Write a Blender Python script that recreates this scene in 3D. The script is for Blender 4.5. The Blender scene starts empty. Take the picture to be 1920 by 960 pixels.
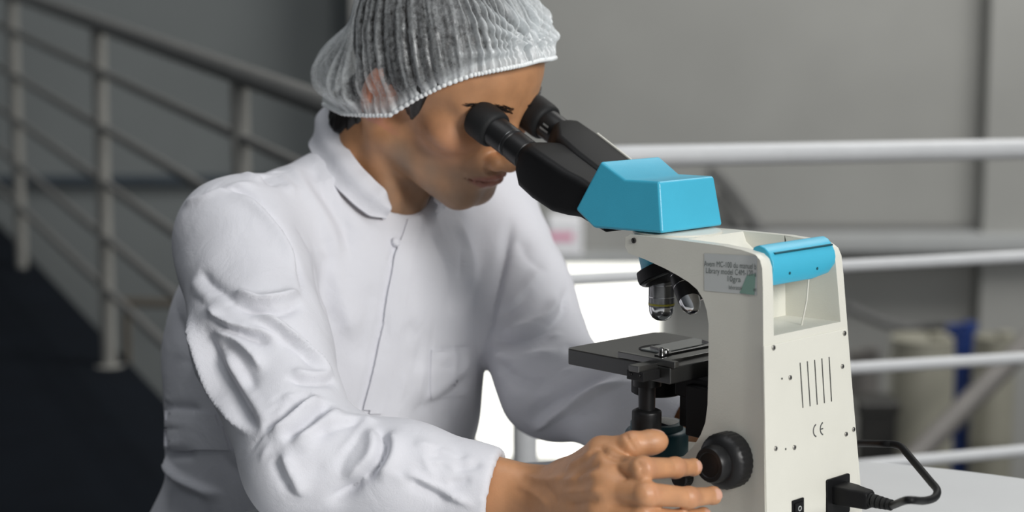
import bpy, bmesh, math, random
import numpy as np
from mathutils import Vector, Matrix
from mathutils.bvhtree import BVHTree
random.seed(7); np.random.seed(7)
SC = bpy.context.scene
COL = SC.collection
PI = math.pi
QUAL = 1.0          # voxel scale of the sculpted meshes (1 = final)

# ---------------------------------------------------------------- camera maths
CAM = np.array([0, 0, 1.214]); FPX = 3200.0; PITCH = math.radians(8.0)
_fw = np.array([0, math.cos(PITCH), -math.sin(PITCH)])
_up = np.array([0, math.sin(PITCH), math.cos(PITCH)])
_rt = np.array([1.0, 0, 0])
ZZ = np.array([0, 0, 1.0])
def ray(x, y):
    d = _fw * FPX + _rt * (x - 960) + _up * (480 - y)
    return d / np.linalg.norm(d)
def at(x, y, Y):
    d = ray(x, y); return CAM + d * Y / d[1]
def at_z(x, y, z):
    d = ray(x, y); return CAM + d * (z - CAM[2]) / d[2]

# ---------------------------------------------------------------- object helpers
def tag(o, label=None, cat=None, group=None, kind=None):
    if label: o['label'] = label
    if cat: o['category'] = cat
    if group: o['group'] = group
    if kind: o['kind'] = kind
    return o
def empty(name, loc, rz=0.0):
    o = bpy.data.objects.new(name, None); COL.objects.link(o)
    o.location = loc; o.rotation_euler = (0, 0, rz); o.empty_display_size = 0.05
    return o
def link(name, me, material, parent=None):
    o = bpy.data.objects.new(name, me); COL.objects.link(o)
    if material is not None: me.materials.append(material)
    if parent is not None: o.parent = parent
    return o
def build(name, bm, material, parent=None, bevel=0.0, seg=2, smooth=40, loc=None):
    bmesh.ops.recalc_face_normals(bm, faces=bm.faces[:])
    me = bpy.data.meshes.new(name); bm.to_mesh(me); bm.free()
    for p in me.polygons: p.use_smooth = True
    me.set_sharp_from_angle(angle=math.radians(smooth))
    o = link(name, me, material, parent)
    if loc is not None: o.location = loc
    if bevel > 0:
        m = o.modifiers.new('bevel', 'BEVEL'); m.width = bevel; m.segments = seg
        m.limit_method = 'ANGLE'; m.angle_limit = math.radians(35); m.harden_normals = True
    return o
def BM(): return bmesh.new()
def add_prism(bm, poly, x0, x1, f=None):
    """polygon [(y,z)] extruded along x from x0 to x1; f maps (x,y,z,end) if given"""
    a = []; b = []
    for (y, z) in poly:
        p, q = (x0, y, z), (x1, y, z)
        if f: p, q = f(*p, 0), f(*q, 1)
        a.append(bm.verts.new(p)); b.append(bm.verts.new(q))
    n = len(poly)
    bm.faces.new(a); bm.faces.new(b[::-1])
    for i in range(n):
        j = (i + 1) % n
        bm.faces.new((a[i], b[i], b[j], a[j]))
def add_box(bm, lo, hi, M=None):
    vs = []
    for z in (lo[2], hi[2]):
        for (x, y) in ((lo[0], lo[1]), (hi[0], lo[1]), (hi[0], hi[1]), (lo[0], hi[1])):
            v = Vector((x, y, z))
            vs.append(bm.verts.new(M @ v if M else v))
    for f in ((3, 2, 1, 0), (4, 5, 6, 7), (0, 1, 5, 4), (1, 2, 6, 5), (2, 3, 7, 6), (3, 0, 4, 7)):
        bm.faces.new([vs[i] for i in f])
def axes(d):
    d = Vector(d).normalized()
    t = Vector((0, 0, 1)) if abs(d.z) < 0.9 else Vector((1, 0, 0))
    a = d.cross(t).normalized(); return a, d.cross(a).normalized(), d
def add_lathe(bm, prof, origin, axis, n=48, cap=True, wob=None):
    """profile [(r, s)] revolved about the axis through origin"""
    a, b, d = axes(axis); o = Vector(origin); rings = []
    for (r, s) in prof:
        ring = []
        for i in range(n):
            t = 2 * PI * i / n; rr = r * (wob(i, s) if wob else 1)
            ring.append(bm.verts.new(o + d * s + a * (rr * math.cos(t)) + b * (rr * math.sin(t))))
        rings.append(ring)
    for k in range(len(rings) - 1):
        for i in range(n):
            j = (i + 1) % n
            bm.faces.new((rings[k][i], rings[k][j], rings[k + 1][j], rings[k + 1][i]))
    if cap:
        bm.faces.new(rings[0][::-1]); bm.faces.new(rings[-1])
def catmull(pts, per=8):
    pts = [np.array(p, float) for p in pts]
    P = [2 * pts[0] - pts[1]] + pts + [2 * pts[-1] - pts[-2]]; out = []
    for i in range(1, len(P) - 2):
        for k in range(per):
            t = k / per; p0, p1, p2, p3 = P[i - 1], P[i], P[i + 1], P[i + 2]
            out.append(.5 * (2 * p1 + (p2 - p0) * t + (2 * p0 - 5 * p1 + 4 * p2 - p3) * t * t + (3 * p1 - p0 - 3 * p2 + p3) * t ** 3))
    out.append(pts[-1]); return out
def add_tube(bm, path, r, n=14):
    pts = [Vector(p) for p in path]; rings = []; prev = None
    for i, p in enumerate(pts):
        d = (pts[min(i + 1, len(pts) - 1)] - pts[max(i - 1, 0)]).normalized()
        if prev is None: a, b, _ = axes(d)
        else:
            a = (prev - d * prev.dot(d)).normalized(); b = d.cross(a)
        prev = a; rr = r[i] if hasattr(r, '__len__') else r
        rings.append([bm.verts.new(p + a * (rr * math.cos(2 * PI * k / n)) + b * (rr * math.sin(2 * PI * k / n))) for k in range(n)])
    for i in range(len(rings) - 1):
        for k in range(n):
            j = (k + 1) % n
            bm.faces.new((rings[i][k], rings[i][j], rings[i + 1][j], rings[i + 1][k]))
    bm.faces.new(rings[0][::-1]); bm.faces.new(rings[-1])
def add_rbox(bm, lo, hi, r, M=None, ax=2, n=6):
    """box with the four edges along one axis rounded"""
    i, j = [k for k in range(3) if k != ax]
    pts = []
    for (cx, cy, a0) in ((hi[i] - r, hi[j] - r, 0), (lo[i] + r, hi[j] - r, 90), (lo[i] + r, lo[j] + r, 180), (hi[i] - r, lo[j] + r, 270)):
        for k in range(n + 1):
            t = math.radians(a0 + 90 * k / n); pts.append((cx + r * math.cos(t), cy + r * math.sin(t)))
    A = []; B = []
    for (x, y) in pts:
        for (L, w) in ((A, lo[ax]), (B, hi[ax])):
            v = [0, 0, 0]; v[i] = x; v[j] = y; v[ax] = w; v = Vector(v)
            L.append(bm.verts.new(M @ v if M else v))
    bm.faces.new(A[::-1]); bm.faces.new(B)
    for k in range(len(A)):
        q = (k + 1) % len(A); bm.faces.new((A[k], A[q], B[q], B[k]))
def text_mesh(s, size):
    c = bpy.data.curves.new('text_curve', 'FONT'); c.body = s; c.size = size; c.align_x = 'LEFT'
    o = bpy.data.objects.new('text_curve', c); COL.objects.link(o)
    dg = bpy.context.evaluated_depsgraph_get(); me = bpy.data.meshes.new_from_object(o.evaluated_get(dg))
    bpy.data.objects.remove(o); bpy.data.curves.remove(c); return me

# ---------------------------------------------------------------- materials
def mat(name, col, rough=.5, metal=0.0, noise=0.0, nscale=60, bump=0.0, bscale=300, spec=.5, sss=0.0, coat=0.0):
    m = bpy.data.materials.new(name); m.use_nodes = True
    nt = m.node_tree; b = nt.nodes['Principled BSDF']
    b.inputs['Base Color'].default_value = (*col, 1); b.inputs['Roughness'].default_value = rough
    b.inputs['Metallic'].default_value = metal; b.inputs['Specular IOR Level'].default_value = spec
    b.inputs['Coat Weight'].default_value = coat
    tc = nt.nodes.new('ShaderNodeTexCoord')
    if noise > 0:
        n = nt.nodes.new('ShaderNodeTexNoise'); n.inputs['Scale'].default_value = nscale; n.inputs['Detail'].default_value = 4
        nt.links.new(tc.outputs['Object'], n.inputs['Vector'])
        r = nt.nodes.new('ShaderNodeValToRGB')
        r.color_ramp.elements[0].position = .3; r.color_ramp.elements[1].position = .7
        r.color_ramp.elements[0].color = (*[max(0, c * (1 - noise)) for c in col], 1)
        r.color_ramp.elements[1].color = (*[min(1, c * (1 + noise)) for c in col], 1)
        nt.links.new(n.outputs['Fac'], r.inputs['Fac']); nt.links.new(r.outputs['Color'], b.inputs['Base Color'])
    if bump > 0:
        n2 = nt.nodes.new('ShaderNodeTexNoise'); n2.inputs['Scale'].default_value = bscale; n2.inputs['Detail'].default_value = 3
        nt.links.new(tc.outputs['Object'], n2.inputs['Vector'])
        bp = nt.nodes.new('ShaderNodeBump'); bp.inputs['Strength'].default_value = bump; bp.inputs['Distance'].default_value = .001
        nt.links.new(n2.outputs['Fac'], bp.inputs['Height']); nt.links.new(bp.outputs['Normal'], b.inputs['Normal'])
    if sss > 0:
        b.inputs['Subsurface Weight'].default_value = sss
        b.inputs['Subsurface Radius'].default_value = (1.0, .35, .2); b.inputs['Subsurface Scale'].default_value = .006
    return m
def emit(name, col, strength):
    m = bpy.data.materials.new(name); m.use_nodes = True; nt = m.node_tree
    b = nt.nodes['Principled BSDF']; b.inputs['Base Color'].default_value = (.8, .8, .8, 1)
    b.inputs['Emission Color'].default_value = (*col, 1); b.inputs['Emission Strength'].default_value = strength
    return m
def vcol_mat(name, rough, sss=0.0, bump=.15, bscale=900):
    m = mat(name, (.5, .3, .2), rough, bump=bump, bscale=bscale, sss=sss)
    nt = m.node_tree; b = nt.nodes['Principled BSDF']
    at_ = nt.nodes.new('ShaderNodeAttribute'); at_.attribute_name = 'Col'
    tc = nt.nodes.new('ShaderNodeTexCoord'); n = nt.nodes.new('ShaderNodeTexNoise')
    n.inputs['Scale'].default_value = 55; n.inputs['Detail'].default_value = 6
    nt.links.new(tc.outputs['Object'], n.inputs['Vector'])
    r = nt.nodes.new('ShaderNodeMapRange'); r.inputs[1].default_value = .3; r.inputs[2].default_value = .7
    r.inputs[3].default_value = .9; r.inputs[4].default_value = 1.1
    nt.links.new(n.outputs['Fac'], r.inputs[0])
    mx = nt.nodes.new('ShaderNodeVectorMath'); mx.operation = 'SCALE'
    nt.links.new(at_.outputs['Color'], mx.inputs[0]); nt.links.new(r.outputs[0], mx.inputs['Scale'])
    nt.links.new(mx.outputs[0], b.inputs['Base Color'])
    return m

# ---------------------------------------------------------------- implicit surfaces
def smin(a, b, k):
    h = np.clip(.5 + .5 * (b - a) / k, 0, 1); return b * (1 - h) + a * h - k * h * (1 - h)
def smax(a, b, k): return -smin(-a, -b, k)
def cone(p, a, b, r1, r2):
    a = np.asarray(a, np.float32); b = np.asarray(b, np.float32); ab = b - a
    t = np.clip((p - a) @ ab / (ab @ ab), 0, 1)
    return np.linalg.norm(p - a - t[:, None] * ab, axis=1) - (r1 + (r2 - r1) * t)
def ball(p, c, r): return np.linalg.norm(p - np.asarray(c, np.float32), axis=1) - r
def ell(p, c, r, R=None):
    q = p - np.asarray(c, np.float32)
    if R is not None: q = q @ np.asarray(R, np.float32).T
    r = np.asarray(r, np.float32)
    k0 = np.linalg.norm(q / r, axis=1); k1 = np.linalg.norm(q / (r * r), axis=1) + 1e-9
    return k0 * (k0 - 1) / k1
def region(p, c, r, f, far=.06):
    d = np.linalg.norm(p - np.asarray(c, np.float32), axis=1) - r
    out = np.maximum(d, 0) + far; m = d < 0
    if m.any(): out[m] = f(p[m])
    return out.astype(np.float32)
_CO = np.array([[i, j, k] for i in (0, 1) for j in (0, 1) for k in (0, 1)])
_ED = [(0, 1), (2, 3), (4, 5), (6, 7), (0, 2), (1, 3), (4, 6), (5, 7), (0, 4), (1, 5), (2, 6), (3, 7)]
def iso_mesh(fn, lo, hi, vox, newton=2):
    """surface nets over the blocks that the surface crosses; returns vertices and quads"""
    vox = vox * QUAL; B = 12
    lo = np.array(lo, float); hi = np.array(hi, float)
    nb = np.ceil((hi - lo) / (vox * B)).astype(int)
    ijk = np.stack(np.meshgrid(*[np.arange(n) for n in nb], indexing='ij'), -1).reshape(-1, 3)
    cen = (lo + (ijk + .5) * B * vox).astype(np.float32)
    d = np.concatenate([fn(c) for c in np.array_split(cen, max(1, len(cen) // 200000))])
    ijk = ijk[np.abs(d) < .87 * B * vox * 1.3 + .006]
    N = nb * B + 4; g = np.arange(B + 1)
    off = np.stack(np.meshgrid(g, g, g, indexing='ij'), -1).reshape(-1, 3)
    V = []; VI = []; Q = []
    key = lambda c: ((c[..., 0] + 1) * N[1] + c[..., 1] + 1) * N[2] + c[..., 2] + 1
    for chunk in np.array_split(ijk, max(1, len(ijk) // 80)):
        if not len(chunk): continue
        gi = chunk[:, None] * B + off[None]
        D = fn((lo + gi.reshape(-1, 3) * vox).astype(np.float32)).reshape(len(chunk), B + 1, B + 1, B + 1)
        c8 = np.stack([D[:, i:B + i, j:B + j, k:B + k] for i, j, k in _CO], -1)
        s = (c8 < 0).sum(-1); m = (s > 0) & (s < 8)
        w = np.argwhere(m)
        if not len(w): continue
        cv = c8[m]; acc = np.zeros((len(w), 3)); cnt = np.zeros(len(w))
        for a, b in _ED:
            x = (cv[:, a] < 0) != (cv[:, b] < 0)
            if not x.any(): continue
            t = cv[x, a] / (cv[x, a] - cv[x, b]); acc[x] += _CO[a] + t[:, None] * (_CO[b] - _CO[a]); cnt[x] += 1
        cell = chunk[w[:, 0]] * B + w[:, 1:]
        V.append(lo + (cell + acc / cnt[:, None]) * vox); VI.append(key(cell))
        I = D < 0; base = chunk * B
        for ax in range(3):
            s0 = [slice(None)] + [slice(0, B)] * 3; s1 = list(s0); s1[ax + 1] = slice(1, B + 1)
            A, C = I[tuple(s0)], I[tuple(s1)]
            e = np.argwhere(A != C)
            if not len(e): continue
            p = base[e[:, 0]] + e[:, 1:]; fl = A[A != C]
            b1, b2 = [(1, 2), (2, 0), (0, 1)][ax]
            u1 = np.zeros(3, int); u1[b1] = 1; u2 = np.zeros(3, int); u2[b2] = 1
            q = np.stack([key(p - u1 - u2), key(p - u2), key(p), key(p - u1)], 1)
            q[~fl] = q[~fl][:, ::-1]; Q.append(q)
    V = np.concatenate(V); VI = np.concatenate(VI); Q = np.concatenate(Q)
    o = np.argsort(VI); V = V[o]; VI = VI[o]
    ix = np.clip(np.searchsorted(VI, Q), 0, len(VI) - 1); ok = (VI[ix] == Q).all(1); F = ix[ok]
    h = vox * .4
    for _ in range(newton):
        f0 = np.concatenate([fn(c) for c in np.array_split(V.astype(np.float32), max(1, len(V) // 100000))])
        G = np.stack([np.concatenate([fn((c + e).astype(np.float32)) for c in np.array_split(V, max(1, len(V) // 100000))]) - f0 for e in np.eye(3) * h], 1) / h
        st = np.clip(f0 / np.maximum((G ** 2).sum(1), .2), -vox * .5, vox * .5)
        V = V - G * st[:, None]
    return V, F
def np_mesh(name, V, F):
    me = bpy.data.meshes.new(name)
    me.vertices.add(len(V)); me.vertices.foreach_set('co', np.ascontiguousarray(V, np.float32).ravel())
    F = np.ascontiguousarray(F, np.int32); k = F.shape[1]
    me.loops.add(F.size); me.loops.foreach_set('vertex_index', F.ravel())
    me.polygons.add(len(F)); me.polygons.foreach_set('loop_start', np.arange(0, F.size, k, dtype=np.int32))
    me.polygons.foreach_set('use_smooth', np.ones(len(F), bool))
    me.update(calc_edges=True); me.validate(); return me
def vnormals(V, F):
    n = np.cross(V[F[:, 2]] - V[F[:, 0]], V[F[:, 3 % F.shape[1]]] - V[F[:, 1]])
    N = np.zeros_like(V)
    for k in range(F.shape[1]): np.add.at(N, F[:, k], n)
    return N / (np.linalg.norm(N, axis=1)[:, None] + 1e-12)
def set_attr(me, name, arr):
    if arr.ndim == 2:
        a = me.attributes.new(name, 'FLOAT_COLOR', 'POINT')
        a.data.foreach_set('color', np.concatenate([arr, np.ones((len(arr), 1))], 1).astype(np.float32).ravel())
    else:
        a = me.attributes.new(name, 'FLOAT', 'POINT'); a.data.foreach_set('value', arr.astype(np.float32))
class Sculpt:
    """press creases and folds into a mesh along lines laid over its surface"""
    def __init__(s, V, F):
        s.V = V.copy(); s.F = F; s.bvh = BVHTree.FromPolygons(V.tolist(), F.tolist()); s.N = vnormals(V, F); s.V0 = V
    def trace(s, px, step=5):
        L = catmull([(*p, 0) for p in px], per=12); out = []
        for q in L:
            r = ray(q[0], q[1]); h = s.bvh.ray_cast(Vector(CAM), Vector(r))
            if h[0] is not None: out.append((np.array(h[0]), np.array(h[1])))
        return out
    def stroke(s, px, w, d, kind='v', taper=(.25, .25), steep=.4):
        """w half width, d height (+ out, - in); kind 'v' symmetric, 'l'/'r' steep on that side of the line's direction"""
        T = s.trace(px)
        if len(T) < 3: return
        P = np.array([t[0] for t in T]); Nn = np.array([t[1] for t in T])
        k = np.ones(5) / 5; 
        for c in range(3): Nn[:, c] = np.convolve(np.pad(Nn[:, c], 2, 'edge'), k, 'valid')
        Nn /= np.linalg.norm(Nn, axis=1)[:, None]
        tn = np.gradient(P, axis=0); tn /= np.linalg.norm(tn, axis=1)[:, None] + 1e-9
        arc = np.concatenate([[0], np.cumsum(np.linalg.norm(np.diff(P, axis=0), axis=1))]); arc /= arc[-1] + 1e-9
        R = w * 3
        lo = P.min(0) - R; hi = P.max(0) + R
        idx = np.where(((s.V0 > lo) & (s.V0 < hi)).all(1))[0]
        if not len(idx): return
        X = s.V0[idx]; D2 = ((X[:, None] - P[None]) ** 2).sum(-1); j = D2.argmin(1); dist = np.sqrt(D2[np.arange(len(j)), j])
        m = (dist < R) & ((s.N[idx] * Nn[j]).sum(1) > .1); idx = idx[m]; j = j[m]; X = X[m]; dist = dist[m]
        sgn = ((X - P[j]) * np.cross(Nn[j], tn[j])).sum(1)
        ww = np.full(len(j), w)
        if kind == 'l': ww = np.where(sgn > 0, w * steep, w)
        if kind == 'r': ww = np.where(sgn < 0, w * steep, w)
        a = arc[j]; tp = np.clip(a / max(taper[0], 1e-3), 0, 1) * np.clip((1 - a) / max(taper[1], 1e-3), 0, 1)
        tp = tp * tp * (3 - 2 * tp)
        s.V[idx] += (d * tp * np.exp(-(dist / ww) ** (1.35 if d < 0 else 1.8)))[:, None] * Nn[j]
def noise3(p, seed, n=10, f0=10, f1=30):
    """sum of random plane waves: a cheap smooth noise"""
    rg = np.random.RandomState(seed); out = np.zeros(len(p))
    for i in range(n):
        k = rg.normal(size=3); k *= rg.uniform(f0, f1) / np.linalg.norm(k); out += np.sin(p @ k + rg.uniform(0, 6.28))
    return out / math.sqrt(n)
# ================================================================ materials
M = dict(
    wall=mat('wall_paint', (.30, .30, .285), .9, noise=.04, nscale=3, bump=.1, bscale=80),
    wall_dark=mat('wall_left_darker', (.19, .205, .205), .9, noise=.05, nscale=2, bump=.1, bscale=80),  # left wall, a darker tone than the back wall
    floor=mat('dark_floor', (.0045, .006, .009), .8, spec=.15, noise=.15, nscale=8),
    floor_low=mat('concrete_floor', (.16, .16, .155), .8, noise=.12, nscale=5),
    ramp=mat('navy_ramp_paint', (.005, .0075, .012), .85, spec=.15, noise=.12, nscale=6),
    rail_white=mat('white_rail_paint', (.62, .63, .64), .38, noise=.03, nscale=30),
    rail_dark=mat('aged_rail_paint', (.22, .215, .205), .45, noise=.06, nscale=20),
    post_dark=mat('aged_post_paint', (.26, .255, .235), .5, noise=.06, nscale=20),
    trim=mat('ledge_paint', (.36, .37, .37), .7, noise=.04, nscale=10),
    trim_blue=mat('blue_grey_trim', (.045, .06, .075), .7, noise=.1, nscale=10),
    column=mat('column_paint', (.30, .30, .29), .85, noise=.04, nscale=5),
    frame=mat('window_frame_paint', (.5, .5, .48), .5),
    pane=emit('daylit_pane', (1.0, .99, .90), 1.9),
    table=mat('table_laminate', (.62, .63, .635), .35, noise=.02, nscale=15),
    steel=mat('brushed_steel', (.5, .5, .5), .35, 1.0),
    cream=mat('cream_plastic', (.27, .26, .21), .5, noise=.05, nscale=12),
    blue_drum=mat('blue_plastic', (.012, .035, .16), .4, noise=.06, nscale=12),
    dark=mat('dark_bin_plastic', (.02, .019, .017), .5),
    pipe=mat('grey_pipe', (.16, .15, .14), .6, noise=.08, nscale=15),
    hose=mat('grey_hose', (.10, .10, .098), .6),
    brown=mat('brown_bar_paint', (.10, .085, .065), .6),
    card=mat('white_card', (.9, .9, .93), .7),
    pink=mat('pink_print', (.8, .3, .45), .7),
)
# ================================================================ the setting
def quad(name, pts, m, kind='structure', thick=None):
    bm = BM(); bm.faces.new([bm.verts.new(p) for p in pts])
    if thick:
        r = bmesh.ops.extrude_face_region(bm, geom=bm.faces[:])
        bmesh.ops.translate(bm, vec=thick, verts=[v for v in r['geom'] if isinstance(v, bmesh.types.BMVert)])
    return tag(build(name, bm, m), kind=kind)
def on_line(x, P, d):
    """point where the picture column x meets the upright plane through P along the ground direction d"""
    r = ray(x, 480); n = np.array([-d[1], d[0], 0]); return CAM + r * (n @ (P - CAM)) / (n @ r)
def on_plane(x, y, P, d):
    r = ray(x, y); n = np.array([-d[1], d[0], 0]); return CAM + r * (n @ (P - CAM)) / (n @ r)
DL = np.array([-1590., 3270.]) / math.hypot(1590, 3270)       # ramp railing, going away to the left
PL = at(205, 690, 5.0)
PR = on_plane(985, 320, PL, DL)                                 # corner post
DR = np.array([10000., 3200.]) / math.hypot(10000, 3200)       # white railing, going to the right
LOW = -.95
def gp(P, d, s, z): return (P[0] + d[0] * s, P[1] + d[1] * s, z)
quad('floor', [gp(PR, DL, 5.1, 0), (-6, 7.2, 0), (-6, -1.5, 0), (5.5, -1.5, 0), gp(PR, DR, 6.2, 0), (PR[0], PR[1], 0)], M['floor'], thick=(0, 0, -.2))
quad('floor_lower', [(-6, 1.5, LOW), (7, 1.5, LOW), (7, 7.6, LOW), (-6, 7.6, LOW)], M['floor_low'], thick=(0, 0, -.1))
WY = 7.0
cl = at(660, 0, WY)[0]; cr = at(692, 0, WY)[0]
# window opening in the back wall
wx0, wx1 = at(845, 600, WY)[0], at(1258, 600, WY)[0]
wz0, wz1 = at(1000, 880, WY)[2], at(1100, 470, WY)[2]
bm = BM()
add_box(bm, (cr, WY, LOW), (wx0, WY + .2, 5)); add_box(bm, (wx1, WY, LOW), (7, WY + .2, 5))
add_box(bm, (wx0, WY, wz1), (wx1, WY + .2, 5)); add_box(bm, (wx0, WY, LOW), (wx1, WY + .2, wz0))
tag(build('wall_back', bm, M['wall']), kind='structure')
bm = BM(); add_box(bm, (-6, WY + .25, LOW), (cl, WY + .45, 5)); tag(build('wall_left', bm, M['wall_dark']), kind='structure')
bm = BM(); add_box(bm, (cl, WY - .12, LOW), (cr, WY + .4, 5)); tag(build('trim_1', bm, M['column'], bevel=.01), kind='structure')
win = tag(empty('window_1', ((wx0 + wx1) / 2, WY, wz0)), kind='structure')
def wl(x, y, z): return (x - (wx0 + wx1) / 2, y - WY, z - wz0)
bm = BM(); t = .05
add_box(bm, wl(wx0, WY - .02, wz0), wl(wx0 + t, WY + .1, wz1)); add_box(bm, wl(wx1 - t, WY - .02, wz0), wl(wx1, WY + .1, wz1))
add_box(bm, wl(wx0 + t, WY - .02, wz0), wl(wx1 - t, WY + .1, wz0 + t)); add_box(bm, wl(wx0 + t, WY - .02, wz1 - .012), wl(wx1 - t, WY + .1, wz1))
build('window_frame', bm, M['frame'], win, bevel=.006)
bm = BM(); add_box(bm, wl(wx0 + t, WY + .04, wz0 + t), wl(wx1 - t, WY + .05, wz1 - .012)); build('window_pane', bm, M['pane'], win)
# ledge along the right part of the wall, and the skirting seen through the ramp railing
def wall_strip(name, x0, x1, y0, y1, dep, m, Y=WY, slope=0):
    a = at(x0, y0, Y - dep); b = at(x0, y1, Y - dep); c = at(x1, y0, Y - dep)
    bm = BM(); add_box(bm, (a[0], Y - dep, b[2]), (c[0], Y + .02, a[2])); return tag(build(name, bm, m, bevel=.008), kind='structure')
wall_strip('trim_2', 1290, 2000, 443, 474, .22, M['trim'])
wall_strip('shade_strip', 1290, 2000, 425, 443, .05, M['hose'])  # dark strip standing in for the shadow band above the ledge
wall_strip('trim_3', -80, 600, 330, 349, .04, M['trim_blue'], Y=WY + .25)
wall_strip('trim_5', 1893, 2000, -900, 1200, .12, M['wall'])
# ramp beside the railing
a0 = PR; s1 = 5.1
def rampz(s): return -.03 + s * math.tan(math.radians(4.4))
bm = BM(); wv = []
nrm = np.array([DL[1], -DL[0]])
for (s, e) in ((.6, 0), (s1, 0), (s1, 1.1), (.6, 1.1)):
    p = np.array([PR[0], PR[1]]) + DL * s - nrm * e * 1.0 + nrm * .06
    wv.append((p, rampz(s)))
top = [bm.verts.new((p[0], p[1], z)) for p, z in wv]; bot = [bm.verts.new((p[0], p[1], LOW)) for p, z in wv]
bm.faces.new(top); bm.faces.new(bot[::-1])
for i in range(4): bm.faces.new((top[i], bot[i], bot[(i + 1) % 4], top[(i + 1) % 4]))
tag(build('floor_ramp', bm, M['ramp']), kind='structure')

# ================================================================ railings
def rail_local(o, p): return tuple(np.array(p) - np.array(o.location))
rl = tag(empty('ramp_railing', (PL[0], PL[1], PL[2])), 'grey painted metal railing with sloping bars running along the dark ramp behind the seated person', 'railing')
VPX, VPY = -630., -245.
def on_rail(x, m): return on_plane(x, VPY + m * (x - VPX), PL, DL)
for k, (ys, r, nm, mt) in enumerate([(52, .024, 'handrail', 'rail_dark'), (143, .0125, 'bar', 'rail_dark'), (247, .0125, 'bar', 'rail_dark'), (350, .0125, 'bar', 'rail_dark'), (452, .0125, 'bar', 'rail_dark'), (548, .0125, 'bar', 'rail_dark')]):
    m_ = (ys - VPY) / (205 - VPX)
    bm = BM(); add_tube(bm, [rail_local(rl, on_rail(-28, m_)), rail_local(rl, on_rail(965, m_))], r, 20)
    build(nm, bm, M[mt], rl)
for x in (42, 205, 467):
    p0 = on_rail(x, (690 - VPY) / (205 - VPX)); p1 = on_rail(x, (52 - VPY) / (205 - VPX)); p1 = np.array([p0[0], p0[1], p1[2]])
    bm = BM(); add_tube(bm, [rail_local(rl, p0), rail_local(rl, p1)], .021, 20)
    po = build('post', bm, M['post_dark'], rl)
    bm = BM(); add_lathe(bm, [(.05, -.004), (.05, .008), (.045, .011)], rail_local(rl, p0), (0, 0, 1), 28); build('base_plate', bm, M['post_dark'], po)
rr = tag(empty('guard_railing', (PR[0], PR[1], 0)), 'white painted metal guard railing with level bars behind the microscope', 'railing')
def on_rr(x, y): return on_plane(x, y, PR, DR)
for (x0, y0, x1, y1, r, nm) in ((1000, 297, 1920, 279, .0165, 'handrail'), (1050, 525, 1920, 481, .0095, 'bar'), (1250, 711, 1920, 671, .0095, 'bar'), (1250, 907, 1920, 845, .0095, 'bar')):
    a = on_rr(x0, y0); b = on_rr(x1, y1); d = (b - a) / np.linalg.norm((b - a)[:2]); s0 = np.linalg.norm((a - PR)[:2])
    bm = BM(); add_tube(bm, [rail_local(rr, a - d * s0), rail_local(rr, b + d * .8)], r, 20); build(nm, bm, M['rail_white'], rr)
for q in (0, 1.78):
    p = np.array([PR[0] + DR[0] * q, PR[1] + DR[1] * q, 0]); ztop = on_rr(990, 297)[2]
    bm = BM(); add_tube(bm, [rail_local(rr, p), rail_local(rr, p + ZZ * (ztop + (.004 if q == 0 else 0)))], .019, 20)
    po = build('post', bm, M['rail_white'], rr)
    bm = BM(); add_lathe(bm, [(.05, 0), (.05, .012), (.045, .015)], rail_local(rr, p), (0, 0, 1), 28); build('base_plate', bm, M['rail_white'], po)
# low brown bar railing behind the ramp
P = at(235, 690, 6.2); bl = tag(empty('low_railing', (P[0], P[1], LOW)), 'low brown metal bar frame standing beyond the dark ramp', 'railing')
def bloc(x, y): q = at(x, y, 6.2); return tuple(q - np.array([P[0], P[1], LOW]))
bm = BM(); add_tube(bm, [bloc(226, 566), bloc(470, 574)], .017, 14); build('handrail', bm, M['brown'], bl)
for x in (236, 455):
    q = bloc(x, 568); bm = BM(); add_tube(bm, [(q[0], 0, 0), q], .014, 14); build('post', bm, M['brown'], bl)
# ================================================================ things beyond the railing
def drum(name, x0, x1, ytop, Y, m, label, lidm, group=None, cat='drum'):
    p = at((x0 + x1) / 2, ytop, Y); r = (at(x1, ytop, Y)[0] - at(x0, ytop, Y)[0]) / 2; h = p[2] - LOW
    o = tag(empty(name, (p[0], Y, LOW)), label, cat, group)
    bm = BM(); add_lathe(bm, [(r * .94, 0), (r, .02), (r, h * .3), (r * 1.03, h * .32), (r * 1.03, h * .34), (r, h * .36), (r, h * .64), (r * 1.03, h * .66), (r * 1.03, h * .68), (r, h * .7), (r, h - .05), (r * .93, h - .02)], (0, 0, 0), (0, 0, 1), 48)
    build('body', bm, m, o)
    bm = BM(); add_lathe(bm, [(r * .96, h - .03), (r * .98, h - .015), (r * .95, h), (r * .8, h), (r * .78, h - .008), (r * .2, h - .008)], (0, 0, 0), (0, 0, 1), 48); build('lid', bm, lidm, o)
    bm = BM(); add_lathe(bm, [(.03, h - .01), (.03, h + .012), (.024, h + .016)], (r * .5, 0, 0), (0, 0, 1), 20); build('bung', bm, lidm, o)
    return o
drum('storage_drum', 1668, 1790, 632, 5.6, M['cream'], 'cream plastic drum beside the blue drum beyond the railing, nearest to the microscope', M['cream'])
drum('storage_drum', 1772, 1832, 612, 5.9, M['blue_drum'], 'narrow blue plastic drum between the two cream drums', M['blue_drum'])
drum('storage_drum', 1826, 1905, 630, 5.75, M['cream'], 'cream plastic drum behind the sloping grey pipe, on the far side of the blue drum', M['cream'])
drum('storage_drum', 1590, 1650, 660, 6.3, M['pipe'], 'small grey drum standing just behind the microscope back panel', M['pipe'])
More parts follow.
